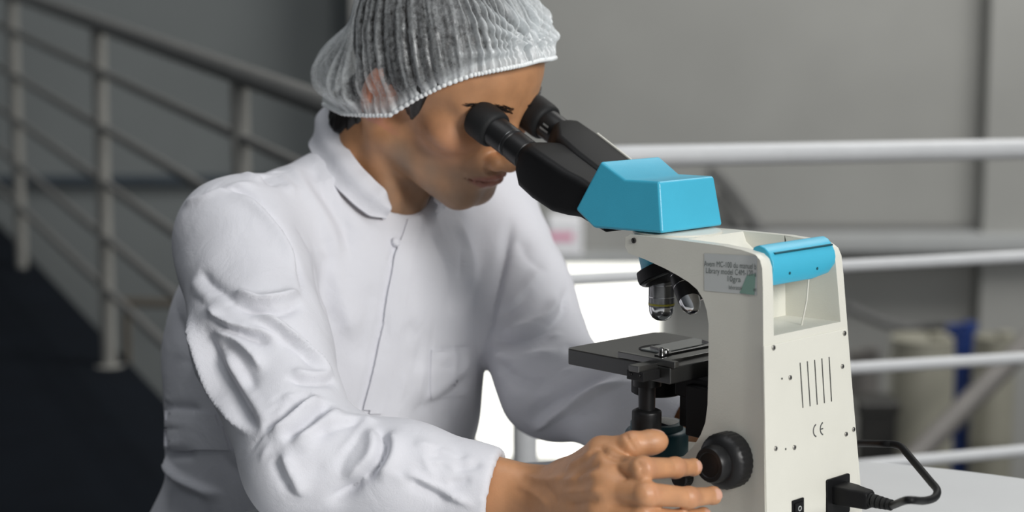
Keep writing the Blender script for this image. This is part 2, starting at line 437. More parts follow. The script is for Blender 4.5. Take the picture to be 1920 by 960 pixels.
# dark bin
p = at(1640, 745, 5.3); o = tag(empty('waste_bin', (p[0], 5.3, LOW)), 'dark brown bin in front of the grey drum, beyond the railing', 'bin'); h = p[2] - LOW
bm = BM()
for z0, z1, a_, b_ in ((0, h - .04, .05, .062),):
    vs = [[bm.verts.new((sx * w, sy * w, z)) for sx, sy in ((-1, -1), (1, -1), (1, 1), (-1, 1))] for z, w in ((z0, a_), (z1, b_))]
    bm.faces.new(vs[0][::-1]); bm.faces.new(vs[1])
    for i in range(4): bm.faces.new((vs[0][i], vs[0][(i + 1) % 4], vs[1][(i + 1) % 4], vs[1][i]))
build('body', bm, M['dark'], o, bevel=.01)
bm = BM(); add_box(bm, (-.07, -.07, h - .045), (.07, .07, h)); build('lid', bm, M['dark'], o, bevel=.012)
# sloping pipe and hoses
bm = BM(); a = at(1668, 905, 4.7); b = at(2010, 560, 5.1); d = (b - a); a2 = a + d * ((LOW - a[2]) / d[2]); add_tube(bm, [a2, b], .032, 20)
tag(build('sloping_pipe', bm, M['pipe']), 'thick grey pipe slanting up across the drums beyond the railing', 'pipe')
bm = BM(); add_tube(bm, catmull([at(1585, 575, 6.2), at(1625, 592, 6.2), at(1665, 608, 6.2), at(1720, 616, 6.2), at(1790, 612, 6.1), at(1830, 640, 6.1), at(1846, 700, 6.1), at(1850, 900, 6.1)], 8), .018, 12)
tag(build('drain_hose', bm, M['hose']), 'dark grey hose sagging over the top of the drums', 'hose')
bm = BM(); add_tube(bm, catmull([at(1330, 318, 6.93), at(1362, 350, 6.93), at(1400, 400, 6.93), at(1440, 452, 6.9)], 8), .022, 12)
tag(build('wall_cable', bm, M['hose']), 'thicker grey cable running down the wall just right of the blue microscope head', 'cable')
bm = BM(); add_tube(bm, catmull([at(1345, 360, 6.94), at(1372, 400, 6.94), at(1392, 440, 6.93)], 8), .013, 12)
tag(build('wall_cable', bm, M['hose']), 'thin short grey cable hanging beneath the thicker wall cable', 'cable')
# white carton with a pink band above the window
p = at(1057, 470, 6.93); o = tag(empty('carton', (p[0], 6.9, wz1)), 'white carton with a pink printed band on the ledge over the bright window', 'box')
w = at(1090, 440, 6.9)[0] - p[0]; h = at(1057, 404, 6.9)[2] - wz1
bm = BM(); add_box(bm, (-w, -.09, 0), (w, .09, h)); build('body', bm, M['card'], o, bevel=.012)
bm = BM(); add_box(bm, (-w * .93, -.0915, h * .42), (w * .5, -.089, h * .62)); build('printed_band', bm, M['pink'], o)
bm = BM(); add_box(bm, (wx0, WY - .2, wz1 - .03), (wx1, WY, wz1)); tag(build('trim_6', bm, M['trim'], bevel=.005), kind='structure')
# ================================================================ round table
TC = (.2, 1.18); TR = .597
tb = tag(empty('round_table', (TC[0], TC[1], 0)), 'white round laminate table that carries the microscope', 'table')
bm = BM(); add_lathe(bm, [(TR - .004, .722), (TR, .726), (TR, .746), (TR - .004, .75)], (0, 0, 0), (0, 0, 1), 160); build('tabletop', bm, M['table'], tb, smooth=30)
bm = BM(); add_lathe(bm, [(.035, .02), (.035, .70), (.12, .705), (.12, .722)], (0, 0, 0), (0, 0, 1), 40); build('pedestal', bm, M['steel'], tb)
bm = BM(); add_lathe(bm, [(.27, 0), (.27, .012), (.05, .03), (.035, .05)], (0, 0, 0), (0, 0, 1), 60); build('foot', bm, M['steel'], tb)
# ================================================================ microscope: local x = across (b), y = towards the user (a), z = up
TH = math.radians(46)
SU = np.array([math.sin(TH), math.cos(TH), 0]); SV = np.array([-math.cos(TH), math.sin(TH), 0])
SO = at_z(1443, 1050, .75)
def W(a, b, h): return SO + (SV * a + SU * b + ZZ * h) / 1000
M.update(
    body=mat('cream_enamel', (.66, .65, .58), .42, noise=.015, nscale=30, bump=.12, bscale=700),
    tray=mat('cream_plastic_inner', (.66, .65, .58), .55),
    azure=mat('azure_plastic', (.055, .42, .60), .34, noise=.02, nscale=40, bump=.12, bscale=900),
    teal=mat('teal_plastic', (.01, .075, .10), .4),
    black=mat('black_plastic', (.005, .005, .0055), .5, spec=.2, bump=.06, bscale=900),
    satin=mat('satin_black_metal', (.009, .009, .0095), .40, spec=.32),
    rubber=mat('black_rubber', (.012, .0125, .013), .62, spec=.3, bump=.15, bscale=600),
    chrome=mat('chrome', (.72, .72, .72), .16, 1.0),
    gunmetal=mat('gunmetal', (.20, .20, .20), .28, 1.0),
    stage=mat('stage_plate_enamel', (.016, .016, .0155), .30, spec=.75),
    yellow=mat('yellow_ring_paint', (.55, .48, .05), .4),
    slot=mat('dark_slot', (.03, .03, .028), .8),
    railmetal=mat('dull_rail_metal', (.20, .20, .195), .34, 1.0),
    hole=mat('stage_hole', (.004, .004, .004), .8),
    screw=mat('screw_steel', (.34, .33, .31), .3, 1.0),
    ink=mat('printed_ink', (.06, .06, .06), .7),
    ink_soft=mat('grey_ink', (.14, .16, .15), .7),
    paper=mat('sticker_film', (.53, .55, .54), .3),
    greenfilm=mat('green_print', (.22, .36, .30), .35),
    glass=mat('lens_glass', (.02, .02, .03), .05, spec=.8),
    slide=mat('glass_slide', (.25, .27, .27), .06, spec=.8),
)
mic = tag(empty('microscope', SO, PI / 2 - TH), 'cream and azure binocular microscope with black eyepieces standing on the white table', 'microscope')
mm = .001
def S(*q): return tuple(v * mm for v in q)
def part(name, bm, m, parent=mic, **k): return build(name, bm, M[m], parent, **k)
CB = 48.0                                     # middle of the optical axis across the arm
# outer edge of the near and the far wall of the arm; the tower widens towards the table and towards the back
def near_x(y, h):
    back = max(0, min(1, (34 - y) / 34)); return (3.5 + (1 - back) * 0 - 5.5 * back ** 1.3 - (260 - h) * .012) * mm
def far_x(y, h):
    return (98 + (116.5 - 98) * max(0, min(1, (150 - y) / 150)) + (260 - h) * (.055 + .045 * max(0, min(1, (60 - y) / 60)))) * mm
def wall_poly():
    P = [(2, 0), (3, 42), (9, 150), (13.5, 235), (15, 252), (18, 259), (24, 263), (40, 265.5), (63, 267), (110, 267.3), (168, 267), (174, 264), (174, 255), (170, 249.5)]
    P += [(150, 246), (127, 240.5), (112, 236), (98, 231), (88, 225.5), (81, 218), (76.5, 208), (74, 196), (73.6, 181), (73, 150), (73, 124), (75, 108), (80, 96), (88, 84), (100, 72), (116, 62), (140, 56), (205, 50), (214, 44), (216, 34), (216, 0)]
    return P
def ext(bm, poly, fx0, fx1, ys=None):
    """polygon (a,h) in mm spanned between two side surfaces"""
    A = [bm.verts.new((fx0(y, h), y * mm, h * mm)) for y, h in poly]; B = [bm.verts.new((fx1(y, h), y * mm, h * mm)) for y, h in poly]
    bm.faces.new(A); bm.faces.new(B[::-1]); n = len(poly)
    for i in range(n): j = (i + 1) % n; bm.faces.new((A[i], B[i], B[j], A[j]))
def split_y(poly, ys):
    out = []
    for i in range(len(poly)):
        p, q = poly[i], poly[(i + 1) % len(poly)]; out.append(p); c = []
        for y in ys:
            if (p[0] - y) * (q[0] - y) < 0: t = (y - p[0]) / (q[0] - p[0]); c.append((y, p[1] + (q[1] - p[1]) * t, t))
        for y, h, t in sorted(c, key=lambda e: e[2]): out.append((y, h))
    return out
# ---- arm: the profile carried across, with a tray sunk in its top and an open carrying hollow at the back
TWN, TWF = 13.0, 9.0
def solid(poly, ys, f0, f1):
    bm = BM(); add_prism(bm, [(y * mm, h * mm) for y, h in poly], 0, 1)
    for y in ys: bmesh.ops.bisect_plane(bm, geom=bm.verts[:] + bm.edges[:] + bm.faces[:], plane_co=(0, y * mm, 0), plane_no=(0, 1, 0), dist=1e-7)
    for v in bm.verts:
        y, h = v.co.y / mm, v.co.z / mm; v.co.x = (f0 if v.co.x < .5 else f1)(y, h)
    return bm
def subtract(bm, cutters):
    bmesh.ops.recalc_face_normals(bm, faces=bm.faces[:])
    me = bpy.data.meshes.new('arm'); bm.to_mesh(me); bm.free(); o = bpy.data.objects.new('arm', me); COL.objects.link(o); cs = []
    for c in cutters:
        bmesh.ops.recalc_face_normals(c, faces=c.faces[:]); m2 = bpy.data.meshes.new('cut'); c.to_mesh(m2); c.free()
        q = bpy.data.objects.new('cut', m2); COL.objects.link(q); cs.append(q)
        md = o.modifiers.new('cut', 'BOOLEAN'); md.object = q; md.solver = 'EXACT'
    dg = bpy.context.evaluated_depsgraph_get(); r = bpy.data.meshes.new_from_object(o.evaluated_get(dg))
    for q in cs + [o]: bpy.data.objects.remove(q)
    out = BM(); out.from_mesh(r); bpy.data.meshes.remove(r); return out
bm = solid(wall_poly(), [4, 8, 13, 18, 24, 30, 36, 75, 110, 150], near_x, far_x)
nin = lambda y, h: near_x(20, h) + TWN * mm; fin = lambda y, h: far_x(y, h) - TWF * mm
cut1 = solid([(-10, 193), (66, 193), (66, 300), (-10, 300)], [30], nin, fin)
cut2 = solid([(60, 240), (96, 250), (106, 258), (112, 275), (60, 275)], [80], nin, fin)
bm = subtract(bm, [cut1, cut2])
arm = part('arm', bm, 'body', smooth=35)
bv = arm.modifiers.new('bevel', 'BEVEL'); bv.width = .0016; bv.segments = 3; bv.limit_method = 'ANGLE'; bv.angle_limit = math.radians(42); bv.harden_normals = True
# ---- back panel, leaning with the tower
def bp(x, h, out=0.0):
    """a point on the back panel, h above the table"""
    y = np.interp(h, [0, 42, 150, 235], [2, 3, 9, 13.5]) - out; return Vector((x * mm, y * mm, h * mm))
PX0 = lambda h: 1.8 - 5.5 - (260 - h) * .012 + 3.2
PX1 = lambda h: far_x(10, h) / mm - 2.2
bm = BM(); q = [(PX0(3), 3), (PX1(3), 3), (PX1(186), 186), (PX0(186), 186)]
fr = [bm.verts.new(bp(x, h, 1.4)) for x, h in q]; 
hs = [3, 42, 100, 150, 186]
bm.free(); bm = BM(); rows = [[bm.verts.new(bp(PX0(h), h, 1.4)), bm.verts.new(bp(PX1(h), h, 1.4)), bm.verts.new(bp(PX1(h), h, -1)), bm.verts.new(bp(PX0(h), h, -1))] for h in hs]
for r0, r1 in zip(rows[:-1], rows[1:]):
    for i in range(4): bm.faces.new((r0[i], r0[(i + 1) % 4], r1[(i + 1) % 4], r1[i]))
bm.faces.new(rows[0][::-1]); bm.faces.new(rows[-1])
panel = part('back_panel', bm, 'body', bevel=.0008)
def bpx(px, py):
    """panel coordinates (x, h) under a picture point, for laying out fittings on the panel"""
    r = ray(px, py); o = CAM; inv = lambda v: np.array([v @ SU, v @ SV, v[2]])
    h = 100.
    for _ in range(6):
        y = np.interp(h, [0, 42, 150, 235], [2, 3, 9, 13.5]) - 1.4; po = SO + SV * y * mm
        t = ((po - o) @ SV) / (r @ SV); L = inv(o + r * t - SO); h = L[2] / mm
    return L[0] / mm, h
lean = Vector((0, math.cos(math.radians(-3.2)), math.sin(math.radians(-3.2))))    # inward normal of the panel
for (x, y, r) in ((1450, 652, 3.2), (1583, 625, 3.2), (1579, 687, 3.0), (1481, 708, 3.0), (1454, 841, 3.0), (1489, 839, 3.0), (1586, 814, 3.0), (1600, 805, 3.0)):
    bx, bh = bpx(x, y); bm = BM(); c = bp(bx, bh, 1.3)
    add_lathe(bm, [(r * .72 * mm, 0), (r * .70 * mm, .9 * mm), (r * .5 * mm, 1.3 * mm), (r * .3 * mm, 1.3 * mm), (r * .26 * mm, .3 * mm)], c, -lean, 20)
    part('screw', bm, 'screw', panel)
for (x, y) in ((1466, 710), (1473, 842)):
    bx, bh = bpx(x, y); bm = BM(); add_lathe(bm, [(1.0 * mm, -.2 * mm), (1.0 * mm, .25 * mm)], bp(bx, bh, 1.4), -lean, 12); part('pin_hole', bm, 'slot', panel)
for k in range(5):
    x0, y0 = 1500 + 13.6 * k, 680 - 2.7 * k; x1, y1 = 1505.5 + 13.4 * k, 765 - 3 * k
    a = bpx(x0, y0); b = bpx(x1, y1); bm = BM(); 
    w = .75
    vs = [bm.verts.new(bp(x_, h_, o_)) for o_ in (1.65, .5) for x_, h_ in ((b[0] - w, b[1]), (b[0] + w, b[1]), (a[0] + w, a[1]), (a[0] - w, a[1]))]
    for f in ((0, 1, 2, 3), (7, 6, 5, 4), (0, 4, 5, 1), (1, 5, 6, 2), (2, 6, 7, 3), (3, 7, 4, 0)): bm.faces.new([vs[i] for i in f])
    part('vent_slot', bm, 'slot', panel, bevel=.0003)
# CE mark: two open rings, the second with a bar
cx, ch = bpx(1534, 806); bm = BM()
def arc(bm, x0, h0, r, w, a0, a1, n=14):
    A = []; 
    for i in range(n + 1):
        t = math.radians(a0 + (a1 - a0) * i / n)
        A.append([bm.verts.new(bp(x0 + rr * math.cos(t), h0 + rr * math.sin(t), o)) for rr in (r - w, r + w) for o in (1.6, 1.2)])
    for p, q in zip(A[:-1], A[1:]):
        for i, j in ((0, 1), (1, 3), (3, 2), (2, 0)): bm.faces.new((p[i], p[j], q[j], q[i]))
    bm.faces.new([A[0][i] for i in (0, 1, 3, 2)]); bm.faces.new([A[-1][i] for i in (2, 3, 1, 0)])
arc(bm, cx - 1.6, ch, 5.6, .65, 105, 255); arc(bm, cx + 8.6, ch, 5.6, .65, 105, 255)
vs = [bm.verts.new(bp(x_, h_, o_)) for o_ in (1.6, 1.2) for x_, h_ in ((cx + 3.2, ch - .55), (cx + 7.4, ch - .55), (cx + 7.4, ch + .55), (cx + 3.2, ch + .55))]
for f in ((0, 1, 2, 3), (7, 6, 5, 4), (0, 4, 5, 1), (1, 5, 6, 2), (2, 6, 7, 3), (3, 7, 4, 0)): bm.faces.new([vs[i] for i in f])
part('ce_mark', bm, 'ink', panel)
# power inlet and switch
def pbox(bm, x0, x1, h0, h1, o0, o1, r=2.0):
    pts = []
    for (cx_, cy_, a0) in ((x1 - r, h1 - r, 0), (x0 + r, h1 - r, 90), (x0 + r, h0 + r, 180), (x1 - r, h0 + r, 270)):
        for k in range(5): t = math.radians(a0 + 90 * k / 4); pts.append((cx_ + r * math.cos(t), cy_ + r * math.sin(t)))
    A = [bm.verts.new(bp(x, h, o0)) for x, h in pts]; B = [bm.verts.new(bp(x, h, o1)) for x, h in pts]
    bm.faces.new(A); bm.faces.new(B[::-1])
    for i in range(len(A)): j = (i + 1) % len(A); bm.faces.new((A[i], B[i], B[j], A[j]))
ix0, ih1 = bpx(1548, 900); ix1, _ = bpx(1591, 895)
bm = BM(); pbox(bm, ix0, ix1, ih1 - 36, ih1, 3.2, .5); inlet = part('power_inlet', bm, 'black', panel, bevel=.0006)
sx0, sh1 = bpx(1484, 939); sx1, _ = bpx(1506, 935)
bm = BM(); pbox(bm, sx0, sx1, sh1 - 26, sh1, 2.6, .5, 1.0); sw = part('power_switch', bm, 'black', panel, bevel=.0005)
bm = BM(); pbox(bm, sx0 + 2.5, sx1 - 2.5, sh1 - 23, sh1 - 3, 4.0, 2.2, 1.0); rk = part('rocker', bm, 'black', sw, bevel=.0006)
bm = BM(); arc(bm, (sx0 + sx1) / 2, sh1 - 8, 2.0, .35, 0, 360, 20)
for v in bm.verts: v.co.y -= 2.7 * mm
part('off_mark', bm, 'paper', sw)
# ---- inner compartment fittings: thin light cord hanging from the handle
bm = BM(); add_tube(bm, [S(74, 20, 236), S(74.5, 22, 215), S(73, 26, 192)], .8 * mm, 10); part('hanging_strap', bm, 'body', smooth=60)
# ---- carrying handle between the two walls
hx0, hx1 = near_x(20, 255) / mm + TWN - .4, far_x(12, 255) / mm - TWF + .4
bm = BM()
prof = [(14, 240), (13.2, 250), (14.5, 257), (18, 263), (23, 267.5), (29, 269.5), (35, 267.5), (38, 262), (38, 252), (34, 243), (24, 236), (17, 235)]
secs = [(hx0, 1.0, 0), (hx0 + 5, 1.0, 0), (hx0 + (hx1 - hx0) * .66, 1.0, 0), (hx1 - 8, .86, 3.0), (hx1 - 1.5, .62, 8), (hx1, .58, 8.5)]
rings = []
for (x, s, up) in secs:
    rings.append([bm.verts.new(S(x, 26 + (y - 26) * (1 - (1 - s) * .3), h if h > 255 else 255 + (h - 255) * s)) for y, h in prof])
bm.faces.new(rings[0]); bm.faces.new(rings[-1][::-1])
for r0, r1 in zip(rings[:-1], rings[1:]):
    for i in range(len(prof)): j = (i + 1) % len(prof); bm.faces.new((r0[i], r1[i], r1[j], r0[j]))
hd = part('carrying_handle', bm, 'azure', bevel=.0012, smooth=50)
bm = BM(); add_box(bm, S(hx0 + 6, 16.3, 262.2), S(hx1 - 3, 19, 263.6)); part('seam', bm, 'teal', hd)
for fx in (.25, .68):
    bm = BM(); add_lathe(bm, [(1.3 * mm, 0), (1.3 * mm, .6 * mm)], S(hx0 + (hx1 - hx0) * fx, 13.8, 244.5), (0, -1, 0), 12); part('handle_screw', bm, 'teal', hd)
# ---- round mount and azure head
bm = BM(); add_lathe(bm, [(39 * mm, 0), (41 * mm, 1 * mm), (41 * mm, 3.2 * mm), (38 * mm, 4 * mm)], S(CB, 150, 265.5), (0, 0, 1), 64); part('head_mount', bm, 'body', smooth=40)
bm = BM(); add_lathe(bm, [(2.6 * mm, 0), (2.6 * mm, 1 * mm), (1.4 * mm, 1.2 * mm), (1.2 * mm, .2 * mm)], S(3.4, 163, 262.0), (-1, 0, 0), 16); part('set_screw', bm, 'slot', arm)
bm = BM()
prof = [(131, 271, 3), (139, 317, 7), (181, 316, 7), (209, 331.5, 5), (238, 284, 1.5), (215, 268.5, 2.5)]
A = [bm.verts.new(S(4 + dx - 2, a, h)) for a, h, dx in prof]; B = [bm.verts.new(S(2 * CB - 4 - dx + 2, a, h)) for a, h, dx in prof]
bm.faces.new(A); bm.faces.new(B[::-1])
for i in range(len(A)): j = (i + 1) % len(A); bm.faces.new((A[i], B[i], B[j], A[j]))
part('head_housing', bm, 'azure', bevel=.0028, seg=4, smooth=50)
# ---- binocular tubes
ti = math.radians(26); td = Vector((0, math.cos(ti), math.sin(ti)))            # towards the eyes
tn = Vector((0, -math.sin(ti), math.cos(ti)))                                   # up across the tube
EYE = [(13.0, 381.0, 364.0), (83.0, 379.5, 368.5)]
def tf(k, x, s, n): return Vector(S(*EYE[k])) + Vector((x * mm, 0, 0)) - td * (s * mm) + tn * (n * mm)   # s = distance down from the eye end
def loft(bm, secs):
    rings = [[bm.verts.new(p) for p in s] for s in secs]
    bm.faces.new(rings[0]); bm.faces.new(rings[-1][::-1]); n = len(rings[0])
    for r0, r1 in zip(rings[:-1], rings[1:]):
        for i in range(n): j = (i + 1) % n; bm.faces.new((r0[i], r1[i], r1[j], r0[j]))
def rr_sec(k, x0, x1, n0, n1, r, s, q=7):
    out = []
    for (cx_, cy_, a0) in ((x1 - r, n1 - r, 0), (x0 + r, n1 - r, 90), (x0 + r, n0 + r, 180), (x1 - r, n0 + r, 270)):
        for i in range(q): t = math.radians(a0 + 90 * i / (q - 1)); out.append(tf(k, cx_ + r * math.cos(t), s, cy_ + r * math.sin(t)))
    return out
# the two prism boxes, rounded towards their lower end, joined to the housing
for k in (0, 1):
    bm = BM()
    if k == 0: secs = [(-15, 17, -15, 16, 12, 80), (-17, 30, -18, 16.5, 11, 83), (-18, 58, -25, 18, 8, 93), (-17, 60, -27, 18.5, 8, 112), (-14, 60, -26.5, 18.5, 8, 138), (-8, 60, -23, 18.5, 8, 152), (-6, 60, -17, 18, 8, 166), (-6, 60, -13, 17, 8, 200)]
    else: secs = [(-16, 16, -15, 16, 12, 50), (-20, 18, -16, 17, 8, 54), (-40, 19, -22, 17, 7, 80), (-44, 18, -26, 17, 7, 112), (-44, 15, -26, 16.8, 7, 150), (-44, 12, -18, 15, 7, 200)]
    loft(bm, [rr_sec(k, *q) for q in secs])
    pb = part('prism_box', bm, 'black', bevel=.001, smooth=45)
    if k == 1:
        bm = BM(); loft(bm, [rr_sec(1, 13.5, 15.5, 15.5, 18.4, .6, 82), rr_sec(1, 11, 13, 15.5, 18.4, .6, 138)]); part('scale_strip', bm, 'tray', pb, bevel=.0005)
for k in (0, 1):
    o = tf(k, 0, 0, 0); dn = -td
    L = 84 if k == 0 else 56
    pr_ = [(15.0, 27), (15.4, 30), (15.2, 31), (15.0, 53.5), (14.2, 55), (13.6, 55.5), (13.6, 57), (15.0, 57.6)] + ([(15.3, 60), (15.3, 77), (14.2, 78.2), (14.2, 79.4), (15.8, 80)] if k == 0 else [])
    bm = BM(); add_lathe(bm, [(r * mm, s * mm) for r, s in pr_ + [(15.8, L + 4)]], o, dn, 64)
    ey = part('eyepiece', bm, 'satin', smooth=35)
    bm = BM(); add_lathe(bm, [(15.15 * mm, 51.6 * mm), (15.15 * mm, 52.3 * mm)], o, dn, 64); part('trim_ring', bm, 'gunmetal', ey)
    bm = BM(); add_lathe(bm, [(r * mm, s * mm) for r, s in ((11, 3), (15, .6), (18, 0), (19.2, 1.2), (19.6, 4), (19.6, 21), (19.0, 25.6), (17.6, 28), (15.3, 29))], o, dn, 72)
    part('eyecup', bm, 'rubber', ey, smooth=50)
    bm = BM(); add_lathe(bm, [(11 * mm, 3.4 * mm), (6 * mm, 2.6 * mm), (.5 * mm, 2.3 * mm)], o, dn, 40); part('eye_lens', bm, 'glass', ey, smooth=60)
    if k == 1:
        for (w_, s0, s1, dx) in ((1.1, 34, 46, -15.4), (1.1, 36, 44, -14.6)):
            bm = BM(); n_ = 4.5 if dx < -15 else 9
            c_ = [tf(1, dx * 1.02, s_, n_ * .0 + z_) for s_ in (s0, s1) for z_ in ((-w_, w_) if dx < -15 else (5 - w_, 5 + w_))]
            bm.faces.new([bm.verts.new(c_[i]) for i in (0, 1, 3, 2)]); bmesh.ops.solidify(bm, geom=bm.faces[:], thickness=.0005); part('printed_mark', bm, 'paper', ey)
# ---- nosepiece and objectives
tilt = math.radians(26); nd = Vector((0, -math.sin(tilt), -math.cos(tilt))); AP = Vector(S(CB, 168, 271)); NC = AP + nd * (42 * mm) + Vector(S(0, 6, -2))
bm = BM(); add_lathe(bm, [(24 * mm, -34 * mm), (27 * mm, -10 * mm), (29 * mm, -6 * mm)], NC, nd, 56); part('nosepiece_cone', bm, 'azure', smooth=40)
bm = BM(); add_lathe(bm, [(26 * mm, -8 * mm), (32.5 * mm, -6.5 * mm), (33.5 * mm, 0), (33 * mm, 4 * mm), (30.5 * mm, 6 * mm), (22 * mm, 8 * mm), (8 * mm, 10 * mm)], NC, nd, 72, wob=lambda i, s: 1 - .012 * (i % 2) * (1 if -.006 < s < .0045 else 0))
nose = part('nosepiece', bm, 'black', smooth=30)
bm = BM(); add_lathe(bm, [(31.5 * mm, 4.9 * mm), (31.7 * mm, 5.4 * mm), (29.9 * mm, 6.6 * mm)], NC, nd, 72); part('click_ring', bm, 'gunmetal', nose)
OB2 = -132
def objective(ang, prof, kind, cone, ring=None):
    d = Vector((0, 0, -1)); d = Matrix.Rotation(ang, 3, nd) @ d
    o = AP + d * ((46 + (6 if ang else 0)) * mm)
    bm = BM(); add_lathe(bm, [(r * mm, s * mm) for r, s in prof], o, d, 56); ob = part('objective', bm, kind, smooth=35)
    bm = BM(); add_lathe(bm, [(r * mm, s * mm) for r, s in cone], o, d, 56); part('objective_tip', bm, 'chrome', ob, smooth=60)
    bm = BM(); z = cone[-1][1]; add_lathe(bm, [(3.0 * mm, (z - .2) * mm), (1.5 * mm, (z + .2) * mm)], o, d, 24); part('front_lens', bm, 'glass', ob)
    if ring: bm = BM(); add_lathe(bm, [(ring[0] * mm, ring[1] * mm), (ring[0] * mm, ring[2] * mm)], o, d, 56); part('colour_ring', bm, 'yellow', ob)
    for zz in (8.5, 20):
        bm = BM(); add_lathe(bm, [((prof[2][0] + .12) * mm, zz * mm), ((prof[2][0] + .12) * mm, (zz + .5) * mm)], o, d, 48); part('engraved_ring', bm, 'chrome', ob)
long_ = [(10.4, -2), (10.6, 2), (12.2, 3), (12.2, 28.5), (11.9, 29.5)]
cone_ = [(11.9, 29.3), (12.0, 31), (11.4, 35.5), (9.0, 40), (5.4, 42.4), (3.4, 42.8)]
objective(0, long_, 'gunmetal', cone_, (12.35, 26.2, 28.0))
objective(math.radians(OB2), [(9.2, -2), (9.4, 3), (10.2, 4), (10.2, 35), (9.8, 36)], 'satin', [(9.8, 35.8), (8.6, 43), (5.6, 48), (3.6, 49.5)])
objective(math.radians(72), [(9.0, -2), (9.2, 3), (9.6, 4), (9.6, 20), (9.2, 21)], 'gunmetal', [(9.2, 20.8), (8, 25), (5, 28), (3.4, 28.5)])
objective(math.radians(144), [(8.4, -2), (8.6, 3), (9.2, 4), (9.2, 22), (8.8, 23)], 'satin', [(8.8, 22.8), (7.6, 28), (5, 32), (3.4, 33)])
# ---- stage with mechanical slide holder
ST = 157
bm = BM()
pl = [(-21, 97), (-22, 221), (-17, 226), (98, 223), (106, 214), (106, 97)]
A = [bm.verts.new(S(x, y, ST)) for x, y in pl]; B = [bm.verts.new(S(x, y, ST - 15)) for x, y in pl]
bm.faces.new(A); bm.faces.new(B[::-1])
for i in range(len(pl)): j = (i + 1) % len(pl); bm.faces.new((A[i], B[i], B[j], A[j]))
stg = part('stage', bm, 'stage', bevel=.0012)
bm = BM(); add_lathe(bm, [(15 * mm, 0), (15 * mm, .5 * mm)], S(40, 166, ST - .15), (0, 0, 1), 40)
for v in bm.verts: v.co.x = 40 * mm + (v.co.x - 40 * mm) * 1.3
part('stage_aperture', bm, 'hole', stg)
bm = BM(); add_box(bm, S(-46, 112, ST - 3), S(106, 124, ST + 2.5)); rail = part('slide_rail', bm, 'railmetal', stg, bevel=.0006)
bm = BM(); add_box(bm, S(-21, 92, ST + .3), S(-15, 160, ST + 6)); add_box(bm, S(-15, 104, ST + 2.6), S(2, 112, ST + 5)); part('clip_bar', bm, 'railmetal', stg, bevel=.0006)
bm = BM(); add_box(bm, S(-44, 108, ST - 11), S(-22, 128, ST - 2.5)); add_lathe(bm, [(1.6 * mm, 0), (1.6 * mm, 1 * mm)], S(-44, 113, ST - 6), (-1, 0, 0), 12); add_lathe(bm, [(1.6 * mm, 0), (1.6 * mm, 1 * mm)], S(-44, 123, ST - 6), (-1, 0, 0), 12); part('end_block', bm, 'satin', stg, bevel=.0006)
bm = BM()
jaw = [(2, 131), (2, 136), (16, 139), (26, 150), (30, 166), (33, 166), (31, 148), (24, 134), (60, 134), (84, 138), (88, 152), (91, 152), (89, 134), (84, 130)]
A = [bm.verts.new(S(x, y, ST + 3.4)) for x, y in jaw]; B = [bm.verts.new(S(x, y, ST + .6)) for x, y in jaw]
bm.faces.new(A); bm.faces.new(B[::-1])
for i in range(len(jaw)): j = (i + 1) % len(jaw); bm.faces.new((A[i], B[i], B[j], A[j]))
holder = part('slide_clip', bm, 'gunmetal', stg, bevel=.0005)
bm = BM(); add_lathe(bm, [(4.2 * mm, 0), (4.2 * mm, 3.6 * mm), (3.2 * mm, 4.4 * mm)], S(14, 134, ST + 3), (0, 0, 1), 24); add_lathe(bm, [(2.6 * mm, 0), (2.6 * mm, 7 * mm), (1.8 * mm, 7.6 * mm)], S(4, 129, ST + 3), (0, 0, 1), 20); part('clip_knob', bm, 'chrome', stg)
bm = BM(); add_box(bm, S(22, 144, ST + .3), S(98, 170, ST + 1.4)); part('specimen_slide', bm, 'slide', stg)
bm = BM(); add_box(bm, S(14, 72, ST - 34), S(86, 122, ST - 14.5)); add_box(bm, S(8, 70, 90), S(82, 104, ST - 20)); add_box(bm, S(16, 104, ST - 62), S(44, 118, ST - 20)); part('stage_carrier', bm, 'black', bevel=.002)
# condenser under the stage and coaxial stage controls
bm = BM(); add_lathe(bm, [(20 * mm, 0), (26 * mm, -1 * mm), (26 * mm, -9 * mm), (24 * mm, -10 * mm), (24.5 * mm, -11 * mm), (24.5 * mm, -29 * mm), (22 * mm, -30.5 * mm)], S(CB, 172, ST - 14.5), (0, 0, 1), 56); cond = part('condenser', bm, 'black', smooth=35)
bm = BM(); add_lathe(bm, [(2.2 * mm, 0), (2.2 * mm, 10 * mm), (3.2 * mm, 10.5 * mm), (3.2 * mm, 13 * mm)], S(CB - 23, 156, ST - 22), (-.9, -.45, 0), 16); part('iris_lever', bm, 'chrome', cond)
kx, ky = 4, 146
bm = BM(); add_lathe(bm, [(13 * mm, 0), (13 * mm, -12 * mm), (8 * mm, -13 * mm), (7.6 * mm, -34 * mm), (7.6 * mm, -62 * mm)], S(kx, ky, ST - 15), (0, 0, 1), 40); ctl = part('stage_control_shaft', bm, 'satin', smooth=35)
def ribbed(n): return lambda i, s: 1 - .025 * (i % 2)
bm = BM(); add_lathe(bm, [(10 * mm, 0), (13.2 * mm, -1.5 * mm), (13.6 * mm, -3 * mm), (13.6 * mm, -19 * mm), (12.4 * mm, -20.5 * mm), (9 * mm, -21 * mm)], S(kx, ky, ST - 49), (0, 0, 1), 80, wob=lambda i, s: 1 - .03 * (i % 2) * (1 if -.069 - .05 < s else 0)); part('stage_knob', bm, 'satin', ctl, smooth=50)
bm = BM(); add_lathe(bm, [(9 * mm, 0), (10.2 * mm, -1 * mm), (10.2 * mm, -13 * mm), (9 * mm, -14 * mm)], S(kx, ky, ST - 71), (0, 0, 1), 60); part('stage_knob', bm, 'satin', ctl, smooth=40)
